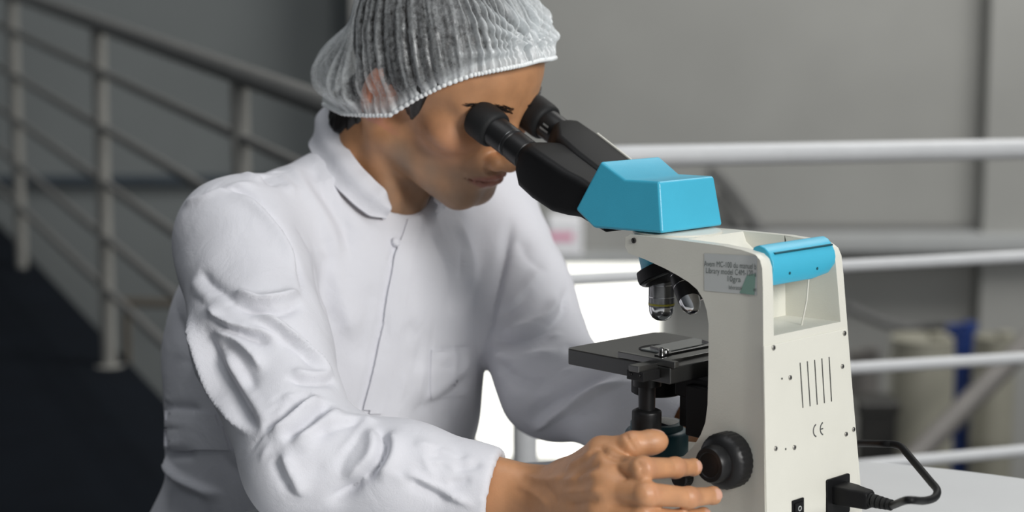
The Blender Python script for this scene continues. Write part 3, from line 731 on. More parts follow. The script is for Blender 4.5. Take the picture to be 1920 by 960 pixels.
# field lens on the base
bm = BM(); add_lathe(bm, [(30 * mm, 0), (30 * mm, 30 * mm), (28 * mm, 33 * mm), (25 * mm, 34 * mm), (25 * mm, 40 * mm), (22 * mm, 41 * mm)], S(CB, 172, 44), (0, 0, 1), 56); il = part('field_lens_housing', bm, 'teal', smooth=40)
bm = BM(); add_lathe(bm, [(21 * mm, 41.2 * mm), (14 * mm, 43 * mm), (2 * mm, 44 * mm)], S(CB, 172, 44), (0, 0, 1), 40); part('field_lens', bm, 'glass', il)
# ---- focusing knobs on both sides
def focus(side):
    x0 = near_x(44, 82) if side < 0 else far_x(44, 82); o = (x0, 44 * mm, 81 * mm); d = (side, 0, 0)
    bm = BM(); add_lathe(bm, [(22 * mm, -1 * mm), (24.3 * mm, 0), (24.9 * mm, 1.2 * mm), (24.9 * mm, 13.5 * mm), (24.2 * mm, 15 * mm), (22.2 * mm, 18.0 * mm), (18.6 * mm, 21 * mm), (15 * mm, 22 * mm)], o, d, 120, wob=lambda i, s: 1 - .022 * (1 if i % 4 < 2 else 0) * (1 if .0005 < s < .0138 else 0)); k = part('coarse_focus_knob', bm, 'satin', smooth=32)
    bm = BM(); add_lathe(bm, [(16.4 * mm, 20 * mm), (16.8 * mm, 22 * mm), (16.2 * mm, 30 * mm), (14.8 * mm, 32 * mm), (11.4 * mm, 32.3 * mm), (10.6 * mm, 31.5 * mm), (2 * mm, 31.4 * mm)], o, d, 72, wob=lambda i, s: 1 - .02 * (i % 2) * (1 if .022 < s < .0305 else 0)); part('fine_focus_knob', bm, 'satin', k, smooth=32)
focus(-1); focus(1)
bm = BM(); add_lathe(bm, [(9 * mm, -1 * mm), (9.5 * mm, 1 * mm), (9.5 * mm, 9 * mm), (8.4 * mm, 10.5 * mm), (3 * mm, 11 * mm)], (near_x(84, 58), 96 * mm, 55 * mm), (-1, 0, 0), 48, wob=lambda i, s: 1 - .03 * (i % 2)); part('dimmer_knob', bm, 'satin', smooth=32)
# ---- worn paper label on the near side of the arm
def side_pt(y, h, out=.3): return Vector((near_x(y, h) - out * mm, y * mm, h * mm))
def spx(px, py):
    r = ray(px, py); y, h = 40., 250.
    for _ in range(6):
        po = SO + SU * near_x(y, h); t = ((po - CAM) @ SU) / (r @ SU); q = CAM + r * t - SO; y, h = q @ SV / mm, q[2] / mm
    return y, h
lt = spx(1321, 475); rb = spx(1420, 554); lb = spx(1321, 545); rt_ = spx(1420, 480)
bm = BM(); n = 12; g = []
for i in range(n + 1):
    u = i / n; col_ = []
    for j in range(2):
        a = lt if j else lb; b = rt_ if j else rb
        col_.append(bm.verts.new(side_pt(a[0] + (b[0] - a[0]) * u, a[1] + (b[1] - a[1]) * u, .35)))
    g.append(col_)
for i in range(n): bm.faces.new((g[i][0], g[i + 1][0], g[i + 1][1], g[i][1]))
lab = part('paper_label', bm, 'paper', arm)
def lay(u, v, out):
    a = (lb[0] + (lt[0] - lb[0]) * v, lb[1] + (lt[1] - lb[1]) * v); b = (rb[0] + (rt_[0] - rb[0]) * v, rb[1] + (rt_[1] - rb[1]) * v)
    return side_pt(a[0] + (b[0] - a[0]) * u, a[1] + (b[1] - a[1]) * u, out)
bm = BM(); bm.faces.new([bm.verts.new(lay(u, v, .5)) for u, v in ((.66, .02), (.95, .0), (.97, .55), (.80, .50))]); part('green_print', bm, 'greenfilm', lab)
LWD = abs(lt[0] - rt_[0]); LHT = abs(lt[1] - lb[1])
for s, u0, v0, sz in (('Avem MC-100 du manuel b', .0, .66, 7.0), ('Library model C4M-120 a', .03, .48, 7.0), ('10gra', .42, .30, 7.0), ('laboratoire du lycee', .46, .10, 5.2)):
    me = text_mesh(s, sz); 
    wmax = max(v.co.x for v in me.vertices); k = min(1, (LWD * (.985 - u0)) / wmax)
    for v in me.vertices:
        x, y = v.co.x * k, v.co.y; v.co = lay(u0 + x / LWD, v0 + y / LHT, .65)
    me.name = 'printed_text'; link('printed_text', me, M['ink_soft'], lab)
# ================================================================ power cord
PW = lambda x, h, out: np.array(mic.matrix_basis @ bp(x, h, out)) if False else SO + SU * x * mm + SV * (bp(x, h, out).y) + ZZ * bp(x, h, out).z
pc = tag(empty('power_cord', PW((ix0 + ix1) / 2, 0, 30)), 'black mains cord plugged into the back of the microscope, looping over the table', 'cord')
pc.location = (pc.location[0], pc.location[1], .75)
cl_ = lambda p: tuple(np.array(p) - np.array(pc.location))
px_, ph_ = (ix0 + ix1) / 2 + 1.5, ih1 - 15
def frame_at(p0, p1): 
    a, b, d = axes(np.array(p1) - np.array(p0)); return a, b, d
bm = BM()
def oct_sec(o, w, h, r):
    pts = []
    for (cx_, cy_, a0) in ((w - r, h - r, 0), (-w + r, h - r, 90), (-w + r, -h + r, 180), (w - r, -h + r, 270)):
        for k in range(4): t = math.radians(a0 + 30 * k); pts.append((cx_ + r * math.cos(t), cy_ + r * math.sin(t)))
    return [cl_(PW(px_ + x, ph_ + z, o)) for x, z in pts]
rings = [[bm.verts.new(p) for p in oct_sec(o, w, h, r)] for o, w, h, r in ((2.6, 11.5, 8.6, 2), (16, 11, 8.4, 2), (19, 10.4, 8.2, 2.5), (26, 8.4, 8.4, 3), (34, 7.6, 8.2, 3.5), (36, 6.4, 6.6, 3))]
bm.faces.new(rings[0]); bm.faces.new(rings[-1][::-1])
for r0, r1 in zip(rings[:-1], rings[1:]):
    for i in range(16): j = (i + 1) % 16; bm.faces.new((r0[i], r1[i], r1[j], r0[j]))
build('plug', bm, M['black'], pc, bevel=.0006, smooth=40)
p36 = PW(px_, ph_, 34); 
e_ = PW(px_, ph_, 60)
bm = BM(); prof = []
for k in range(5): prof += [((6.4 - k * .35) * mm, (k * 5) * mm), ((6.4 - k * .35) * mm, (k * 5 + 3.4) * mm), ((4.6 - k * .2) * mm, (k * 5 + 3.8) * mm), ((4.6 - k * .2) * mm, (k * 5 + 4.8) * mm)]
add_lathe(bm, prof, cl_(p36), e_ - p36, 28); build('strain_relief', bm, M['rubber'], pc, smooth=30)
pe = PW(px_, ph_, 58)
path = catmull([PW(px_, ph_, 50), pe, at(1700, 938, 1.365), at(1732, 939, 1.385), at(1752, 933, 1.405), at(1757, 919, 1.42), at(1744, 902, 1.44), at(1718, 871, 1.475), at(1698, 847, 1.50), at(1688, 837, 1.512), at(1674, 833, 1.522), at(1650, 832, 1.535), at(1602, 832, 1.60), at(1575, 840, 1.68), at(1555, 848, 1.75), at(1548, 870, 1.80), at(1546, 960, 1.82), at(1546, 1300, 1.83), at(1546, 1700, 1.84)], 10)
bm = BM(); add_tube(bm, [cl_(p) for p in path], 3.4 * mm, 16); build('cable', bm, M['black'], pc, smooth=60)
# ================================================================ the seated person
def rotm(*cols): return np.stack(cols)            # rows are the axes
# ---- head axes: right, forward, up (the head is turned towards the eyepieces and bent down)
def head_axes(yaw, pitch, roll):
    y = math.radians(yaw); f = -SV; f = np.array([f[0] * math.cos(y) - f[1] * math.sin(y), f[0] * math.sin(y) + f[1] * math.cos(y), 0])
    r = np.cross(f, ZZ); p = math.radians(pitch)
    F = math.cos(p) * f - math.sin(p) * ZZ; U = np.cross(r, F); q = math.radians(roll)
    return math.cos(q) * r + math.sin(q) * U, F, math.cos(q) * U - math.sin(q) * r
HR, HF, HU = head_axes(8, 30, -8); HS = 1.0
HO = W(399, 46.5, 366) - (.08 * HF + .018 * HU) + np.array([.0075, .002, -.001])
HM = rotm(HR, HF, HU).astype(np.float32)
def to_head(p): return (p - HO.astype(np.float32)) @ HM.T / HS
def from_head(q): return np.asarray(q) @ rotm(HR, HF, HU) * HS + HO
def sd_head(p):
    q = to_head(p); m = q.copy(); m[:, 0] = np.abs(m[:, 0])
    d = ell(q, (0, -.012, .046), (.077, .099, .087))
    d = smin(d, ell(q, (0, .036, .052), (.066, .0635, .062)), .03)
    d = smin(d, ell(q, (0, .035, -.022), (.056, .060, .072)), .03)
    d = smin(d, cone(m, (.0525, .006, -.050), (.017, .076, -.0800), .0165, .0150), .030)        # jaw
    d = smin(d, ell(q, (0, .0795, -.0795), (.0265, .0145, .0145)), .014)                           # chin
    d = smin(d, ell(m, (.047, .064, -.006), (.020, .020, .016)), .022)                         # cheekbone
    d = smin(d, cone(m, (.012, .0905, .036), (.046, .074, .032), .0085, .0075), .016)          # brow
    d = smax(d, -ell(m, (.0335, .101, .0135), (.0205, .0185, .0135)), .012)                      # socket
    d = smin(d, ball(m, (.0325, .0765, .0145), .0135), .004)                                   # closed lids over the eye
    d = smin(d, ell(q, (0, .077, -.044), (.031, .0265, .024)), .02)                            # muzzle
    d = smin(d, cone(q, (0, .094, .026), (0, .1130, -.015), .0072, .0090), .012)               # nose bridge
    d = smin(d, ball(q, (0, .1138, -.0195), .0102), .008)
    d = smin(d, ell(m, (.0125, .1045, -.0235), (.0075, .010, .008)), .006)
    d = smax(d, -ell(m, (.0065, .1075, -.0325), (.0036, .006, .004)), .003)
    up = smin(cone(m, (.003, .1035, -.0432), (.012, .1005, -.0438), .0052, .0046), cone(m, (.012, .1005, -.0438), (.0255, .0885, -.0478), .0046, .0022), .004)
    lo_ = smin(cone(m, (0, .1010, -.0518), (.011, .0982, -.0514), .0054, .0048), cone(m, (.011, .0985, -.0514), (.0245, .0885, -.0484), .0055, .0020), .004)
    d = smin(d, up, .005); d = smin(d, lo_, .005)
    d = smax(d, -smin(cone(m, (0, .1085, -.0478), (.013, .1035, -.0478), .0013, .0013), cone(m, (.013, .1035, -.0478), (.0285, .0895, -.0484), .0013, .0013), .001), .003)
    ear = ell(m, (.0775, -.013, .004), (.0075, .0185, .032), rotm(np.array([.95, .3, 0]), np.array([-.3, .93, -.2]), np.array([-.06, .19, .98])))
    ear = smax(ear, -ell(m, (.083, -.008, .004), (.0055, .0105, .018)), .004)
    d = smin(d, ear, .008)
    return d * HS
# ---- joints
C7 = at(622, 262, 1.885); PIT = at(752, 415, 1.815)
SR = np.array([-.279, 1.738, .984]); SL = np.array([-.035, 1.985, .985])
ELR = at(576, 868, 1.535); WRR = at(1004, 937, 1.487)
ELL_ = np.array([.045, 1.835, .815])
def mirror_scope(p):
    L = np.array(p) - SO; a, b, h = L @ SV, L @ SU, L[2]; return SO + SV * (.098 + (a - .058) * .80) + SU * (.122 + max(0, -b - .022) * .45) + ZZ * h
WRL = mirror_scope(WRR) + np.array([.0, .0, .015])
LEAN = math.radians(13)
FW = -SV; TU = math.cos(LEAN) * ZZ + math.sin(LEAN) * FW; TF = math.cos(LEAN) * FW - math.sin(LEAN) * ZZ
TM = rotm(SU, TF, TU)
HIP = np.array([-.245, 1.885, .60])
# ---- right hand: thumb up, index on the focusing knob
HAND = dict(
    thumb=[(at(1064, 903, 1.468), .0165), (at(1128, 847, 1.422), .0118), (at(1187, 835, 1.408), .0101), (at(1234, 827, 1.412), .0083)],
    index=[(at(1142, 878, 1.400), .0125), (at(1205, 879, 1.372), .0099), (at(1266, 877, 1.400), .0085), (at(1300, 876, 1.424), .0071)],
    middle=[(at(1142, 914, 1.388), .0128), (at(1212, 926, 1.360), .0100), (at(1292, 933, 1.384), .0087), (at(1337, 929, 1.408), .0073)],
    ring=[(at(1130, 955, 1.390), .0122), (at(1205, 969, 1.362), .0095), (at(1275, 974, 1.386), .0083), (at(1318, 967, 1.410), .0069)],
    little=[(at(1112, 992, 1.398), .0112), (at(1180, 1008, 1.374), .0083), (at(1232, 1012, 1.394), .0071), (at(1268, 1006, 1.412), .0061)])
def sd_hand(p, T=lambda q: q, wr=None):
    wr = WRR if wr is None else wr
    d = None
    hand_x = T(HAND['middle'][0][0]) - wr
    for f in ('index', 'middle', 'ring', 'little'):
        J = [(T(c), r) for c, r in HAND[f]]
        pal = cone(p, wr + (J[0][0] - wr) * .08, J[0][0], .0165, .0150 if f != 'little' else .0135)
        d = pal if d is None else smin(d, pal, .014)
    J = [(T(c), r) for c, r in HAND['thumb']]
    d = smin(d, cone(p, wr + (J[0][0] - wr) * .1, J[0][0], .019, .0175), .014)
    d = smin(d, cone(p, J[0][0], J[1][0], .0175, .0128), .012)
    d = smin(d, cone(p, J[0][0], T(HAND['index'][0][0]), .012, .0085), .012)                   # web of the thumb
    d = smin(d, cone(p, J[1][0], J[2][0], .0122, .0102), .006); d = smin(d, cone(p, J[2][0], J[3][0], .0108, .0086), .005)
    d = smin(d, ball(p, J[2][0], .0113), .004); d = smin(d, ball(p, J[3][0] * .72 + J[2][0] * .28, .0104), .006)
    for f in ('index', 'middle', 'ring', 'little'):
        J = [(T(c), r) for c, r in HAND[f]]; g = None
        for (a, ra), (b, rb) in zip(J[:-1], J[1:]):
            mid = (a + b) / 2; c = smin(cone(p, a, b, ra * .97, rb * .97), ball(p, b, rb * 1.04), .003); g = c if g is None else smin(g, c, .003)
        d = smin(d, ball(p, J[0][0], J[0][1] * 1.06), .008)
        d = smin(d, g, .0045)
    return d
def sd_arm(p, sh, el, wr, T=lambda q: q):
    d = smin(cone(p, sh, el, .054, .040), cone(p, el, el * .35 + wr * .65, .041, .031), .02)
    ax = (wr - el) / np.linalg.norm(wr - el)
    # wrist: taller than thick
    mid = el * .35 + wr * .65
    for o in (.010, -.010):
        d = smin(d, cone(p, mid + ZZ * o, wr + ZZ * o, .0265, .0205), .015)
    return d
def sd_body(p):
    d = region(p, HO, .215, sd_head)
    nb = HO + from_head((0, -.035, -.045)) - HO
    def neck(p):
        q = cone(p, nb, (C7 * .5 + PIT * .5) - TU * .02, .0520, .057)
        m = smin(q, cone(p, from_head((.060, -.025, -.035)), PIT + SU * -.012, .014, .010), .02)     # right neck muscle
        return smin(m, cone(p, from_head((-.060, -.025, -.035)), PIT + SU * .012, .014, .010), .02)
    d = smin(d, neck(p), .022)
    c = C7 * .5 + PIT * .5
    d = smin(d, ell(p, c - TU * .20 + TF * .005, (.140, .092, .17), TM), .03)
    d = smin(d, ell(p, HIP + TU * .10, (.150, .105, .20), TM), .04)
    for s in (SR, SL): d = smin(d, cone(p, c - TU * .055, s - ZZ * .015, .040, .046), .03)
    d = smin(d, sd_arm(p, SR, ELR, WRR), .02); d = smin(d, sd_arm(p, SL, ELL_, WRL), .02)
    d = smin(d, region(p, HAND['middle'][1][0], .17, sd_hand), .012)
    d = smin(d, region(p, mirror_scope(HAND['middle'][1][0]), .17, lambda q: sd_hand(q, mirror_scope, WRL)), .012)
    for s, kn in ((-1, KNR), (1, KNL)):
        h = HIP + SU * (.09 * s); d = smin(d, cone(p, h, kn, .080, .055), .03)
        ft = kn + np.array([-.05, .03, 0]); ft[2] = .09
        d = smin(d, cone(p, kn, ft, .055, .04), .02); d = smin(d, cone(p, ft + ZZ * -.04, ft + FW * .15 - ZZ * .05, .035, .028), .02)
    return d
KNR = HIP + FW * .40 - SU * .12 - ZZ * .06; KNL = HIP + FW * .40 + SU * .12 - ZZ * .06
V, F = iso_mesh(sd_body, (-.55, 1.2, 0.0), (.42, 2.2, 1.36), .0021)
# finer hands and head: refine only where they show
N0 = vnormals(V, F)
sc = Sculpt(V, F)
for px, w, d, k in (
    ([(1194, 862), (1203, 878), (1200, 896)], .0016, -.0010, 'v'), ([(1202, 860), (1211, 878), (1208, 897)], .0014, -.0007, 'v'),
    ([(1262, 862), (1267, 876), (1264, 892)], .0012, -.0006, 'v'), ([(1222, 908), (1232, 926), (1228, 946)], .0014, -.0007, 'v'), ([(1214, 909), (1222, 926), (1219, 944)], .0013, -.0006, 'v'),
    ([(1288, 916), (1294, 932), (1290, 950)], .0012, -.0006, 'v'),
    ([(1172, 812), (1180, 826), (1196, 850)], .0016, -.0011, 'v'), ([(1186, 812), (1192, 828), (1204, 846)], .0012, -.0007, 'v'),
    ([(1118, 834), (1150, 856), (1180, 862)], .0030, -.0020, 'v'), ([(1150, 870), (1160, 884), (1180, 900)], .003, -.0012, 'v'),
    ([(1060, 880), (1090, 862), (1120, 840)], .004, .0016, 'v'), ([(1050, 905), (1100, 892), (1135, 880)], .0035, .0014, 'v'), ([(1050, 925), (1100, 922), (1140, 915)], .0035, .0013, 'v'),
    ([(1075, 900), (1105, 880), (1130, 862)], .004, -.0014, 'v'), ([(1060, 945), (1100, 940), (1135, 936)], .004, -.0012, 'v'),
    ([(1020, 905), (1040, 930), (1050, 950)], .003, -.0008, 'v'), ([(960, 905), (1000, 925), (1035, 955)], .0035, .0010, 'v'), ([(980, 890), (1020, 900), (1060, 895)], .004, .0012, 'v'),
    ([(872, 322), (868, 335), (872, 348)], .004, -.0010, 'v'), ([(905, 282), (880, 300), (862, 326)], .006, -.0018, 'v'), ([(900, 352), (915, 354), (925, 352)], .005, -.001, 'v'),
): sc.stroke(px, w, d * (1.9 if px[0][1] > 790 else 1), k)
V = sc.V
# ---- skin colours that belong to the skin: lips, shaven beard, nails
q = to_head(V.astype(np.float32)); ax_ = np.abs(q[:, 0])
base = np.array([.50, .250, .122]); col = np.tile(base, (len(V), 1))
def blend(mask, c):
    global col
    col = col * (1 - mask[:, None]) + np.array(c) * mask[:, None]
sm = lambda x, a, b: np.clip((x - a) / (b - a), 0, 1) ** 2 * (3 - 2 * np.clip((x - a) / (b - a), 0, 1))
inhead = np.linalg.norm(V - HO, axis=1) < .17
nz = noise3(V, 5, 14, 60, 260) * .12
beard = sm(-q[:, 2], .018, .05) * sm(q[:, 1], -.005, .03) * sm(np.linalg.norm(q - np.array([0, -.02, -.03]), axis=1), .05, .075)
beard = np.maximum(beard, .28 * sm(-q[:, 2], -.01, .02) * sm(q[:, 1], -.005, .015) * (1 - sm(q[:, 1], .03, .055)) * sm(ax_, .05, .06))
blend(np.clip(beard * (.66 + nz), 0, 1) * inhead, (.22, .160, .115))
cheek = np.exp(-(((ax_ - .05) / .022) ** 2 + ((q[:, 1] - .066) / .03) ** 2 + ((q[:, 2] + .012) / .024) ** 2)); blend(cheek * .45 * inhead, (.52, .22, .14))
lipm = np.clip(1.15 - np.sqrt((ax_ / .0265) ** 2 + ((q[:, 2] + .0478) / .0086) ** 2), 0, .22) / .22 * sm(q[:, 1], .083, .088)
blend(np.clip(lipm, 0, 1) * inhead * .85, (.30, .115, .085))
earm = np.exp(-(np.clip(ax_ - .072, -1, 0) / .006) ** 2) * (np.abs(q[:, 1] + .012) < .03) * (np.abs(q[:, 2] - .003) < .04); blend(earm * .6 * inhead, (.50, .20, .15))
toc = -_fw
for f, ln in (('index', .0), ('middle', .0), ('ring', 0), ('little', 0), ('thumb', 0)):
    J = HAND[f]; a, b = J[2][0], J[3][0]; d = (b - a) / np.linalg.norm(b - a)
    side = np.cross(d, ZZ); side /= np.linalg.norm(side); side = side if side @ toc > 0 else -side
    up = side * .9 + ZZ * (.35 if f != 'thumb' else 1.1); up -= d * (up @ d); up /= np.linalg.norm(up)
    if f == 'thumb': up = np.cross(d, toc); up = up / np.linalg.norm(up); up = -(toc * .2 - up * .9 * np.sign(up[2])); up /= np.linalg.norm(up)
    r = J[3][1]; c = b + d * r * .05 + up * r * .85; wv = np.cross(d, up)
    X = V - c; e = (np.abs(X @ d) / (r * .78)) ** 3 + (np.abs(X @ wv) / (r * .70)) ** 3 + (np.abs(X @ up) / (r * .75)) ** 4
    nm = np.clip((1.08 - e) / .2, 0, 1); blend(nm, (.58, .33, .24))
    rim = np.exp(-((e - 1.15) / .22) ** 2); V = V - N0 * (rim * .00045)[:, None]
    for k in (1, 2): 
        kn = J[k][0]; m = np.exp(-(np.linalg.norm(V - kn - up * J[k][1], axis=1) / .008) ** 2); blend(m * .35, (.42, .19, .12))
M['skin'] = vcol_mat('skin', .46, sss=.12, bump=.12, bscale=700)
me = np_mesh('person', V, F); set_attr(me, 'Col', col)
person = link('person', me, M['skin'])
tag(person, 'seated person in white lab coat and hair net, looking into the microscope', 'person')
# ================================================================ hair
q3 = lambda y: np.interp(y, [-.10, -.08, -.05, -.02, -.005, .014, .020, .026, .034, .042, .060, .076, .095], [-.090, -.096, -.082, -.03, -.008, -.004, -.011, -.012, .000, .030, .058, .080, .090])
def sd_hair(p):
    q = to_head(p); 
    d = ell(q, (0, -.012, .046), (.077, .099, .087)); d = smin(d, ell(q, (0, .036, .052), (.066, .0635, .062)), .03); d = smin(d, ell(q, (0, .035, -.022), (.056, .060, .072)), .03)
    d = smin(d, cone(q, (0, -.035, -.045), (0, -.075, -.12), .0545, .056), .022)
    an = np.arctan2(q[:, 0], q[:, 1]); st = np.sin(an * 70 + q[:, 2] * 60) * .0006 + np.sin(an * 33 - q[:, 2] * 90) * .0008
    th = .0075 * np.clip((q[:, 2] - q3(q[:, 1])) / .035 + .12, .06, 1)
    return smax(d - th - st, q3(q[:, 1]) - q[:, 2], .004) * HS
Vh, Fh = iso_mesh(sd_hair, HO - .19, HO + .19, .0026)
M['hair'] = mat('black_hair', (.010, .008, .007), .42, bump=.5, bscale=400)
hair = link('hair', np_mesh('hair', Vh, Fh), M['hair'], person)
for s in (1, -1):                                                       # eyebrows: short hairs laid along the brow
    bm = BM(); rg = random.Random(3)
    for i in range(120):
        t = rg.random(); x = (.010 + .041 * t) * s
        y = .0985 - .024 * t ** 1.6; z = .0385 + .007 * math.sin(t * 2.4) - .004 * t + rg.uniform(-.0035, .0035) * (1 - .5 * t)
        n = Vector((.5 * s * t, 1, .1)).normalized(); dd = Vector((s * (.6 + .4 * t), -.35 * t, .55 * (1 - t) - .15)).normalized()
        L = rg.uniform(.004, .0075); a = Vector((x, y, z)) ; 
        # settle the root on the skin
        P0 = np.array(a); 
        for _ in range(6): P0 = P0 - np.array(n) * (sd_head(from_head(P0[None]).astype(np.float32))[0] / HS)
        P1 = P0 + np.array(dd) * L; 
        for _ in range(4): P1 = P1 - np.array(n) * (sd_head(from_head(P1[None]).astype(np.float32))[0] / HS - .0009)
        Pm = (P0 + P1) / 2 + np.array(n) * .0012
        add_tube(bm, [from_head(P0), from_head(Pm), from_head(P1)], [.0004, .00035, .0001], 4)
    build('eyebrow', bm, M['hair'], person)
# ================================================================ lab coat
NC_ = (C7 + PIT) / 2; NA = from_head((0, -.035, -.045)) - NC_; NA /= np.linalg.norm(NA)
def sd_coat(p):
    c = NC_
    d = ell(p, c - TU * .175 + TF * .012, (.176, .122, .185), TM)
    d = smin(d, ell(p, c - TU * .30 + TF * .0, (.172, .128, .17), TM), .05)
    d = smin(d, ell(p, HIP + TU * .14 + TF * .01, (.178, .138, .19), TM), .05)
    d = smin(d, ell(p, HIP - ZZ * .03, (.198, .16, .16), rotm(SU, FW, ZZ)), .04)
    d = smin(d, ell(p, c - TU * .20 - TF * .075 - SU * .022, (.150, .085, .16), TM), .05)         # upper back
    for s in (SR, SL):
        d = smin(d, cone(p, c - TU * .028 - TF * .012, s + ZZ * .002, .060, .056), .04)
    for s, el, wr, r1, r2 in ((SR, ELR, WRR, .067, .0565), (SL, ELL_, WRL, .064, .058)):
        kc = .83 if s is SR else .95; wr_ = el + (wr - el) * kc
        mp = (s + el) / 2 + (np.array([-.009, -.004, .003]) if s is SR else 0); a = smin(cone(p, s, mp, r1, .0665 if s is SR else (r1 + r2) / 2), cone(p, mp, el, .0665 if s is SR else (r1 + r2) / 2, r2), .02); b = cone(p, el, el * .5 + wr_ * .5, r2 * .98, .049); b = smin(b, cone(p, el * .5 + wr_ * .5, wr_, .049, .0385), .02)
        a = smin(a, b, .022)
        ax = (wr - el) / np.linalg.norm(wr - el); end = el + ax * np.linalg.norm(wr - el) * (kc - .005)
        cut = (p - end.astype(np.float32)) @ ax.astype(np.float32)
        near = np.linalg.norm(p - end.astype(np.float32), axis=1) < .12
        cutm = np.where(near, cut, -1.0)
        a = smax(a, cutm, .003)
        hollow = cone(p, end - ax * .022, end + ax * .08, .0335, .0335); a = smax(a, -hollow, .003)
        d = smin(d, a, .020 if s is SR else .024)
    for s, kn in ((-1, KNR), (1, KNL)): d = smin(d, cone(p, HIP + SU * (.08 * s), HIP * .45 + kn * .55 + SU * (.02 * s), .105, .085), .05)
    d = smax(d, -(p[:, 2] - .40), .01)
    d = smax(d, -cone(p, NC_ - NA * .05, NC_ + NA * .12, .058, .064), .006)
    d = smax(d, -cone(p, NC_ + TF * .022 - NA * .03, NC_ + TF * .022 + NA * .10, .050, .058), .006)
    return d
V, F = iso_mesh(sd_coat, (-.56, 1.38, .36), (.40, 2.20, 1.16), .0027)
Nn = vnormals(V, F)
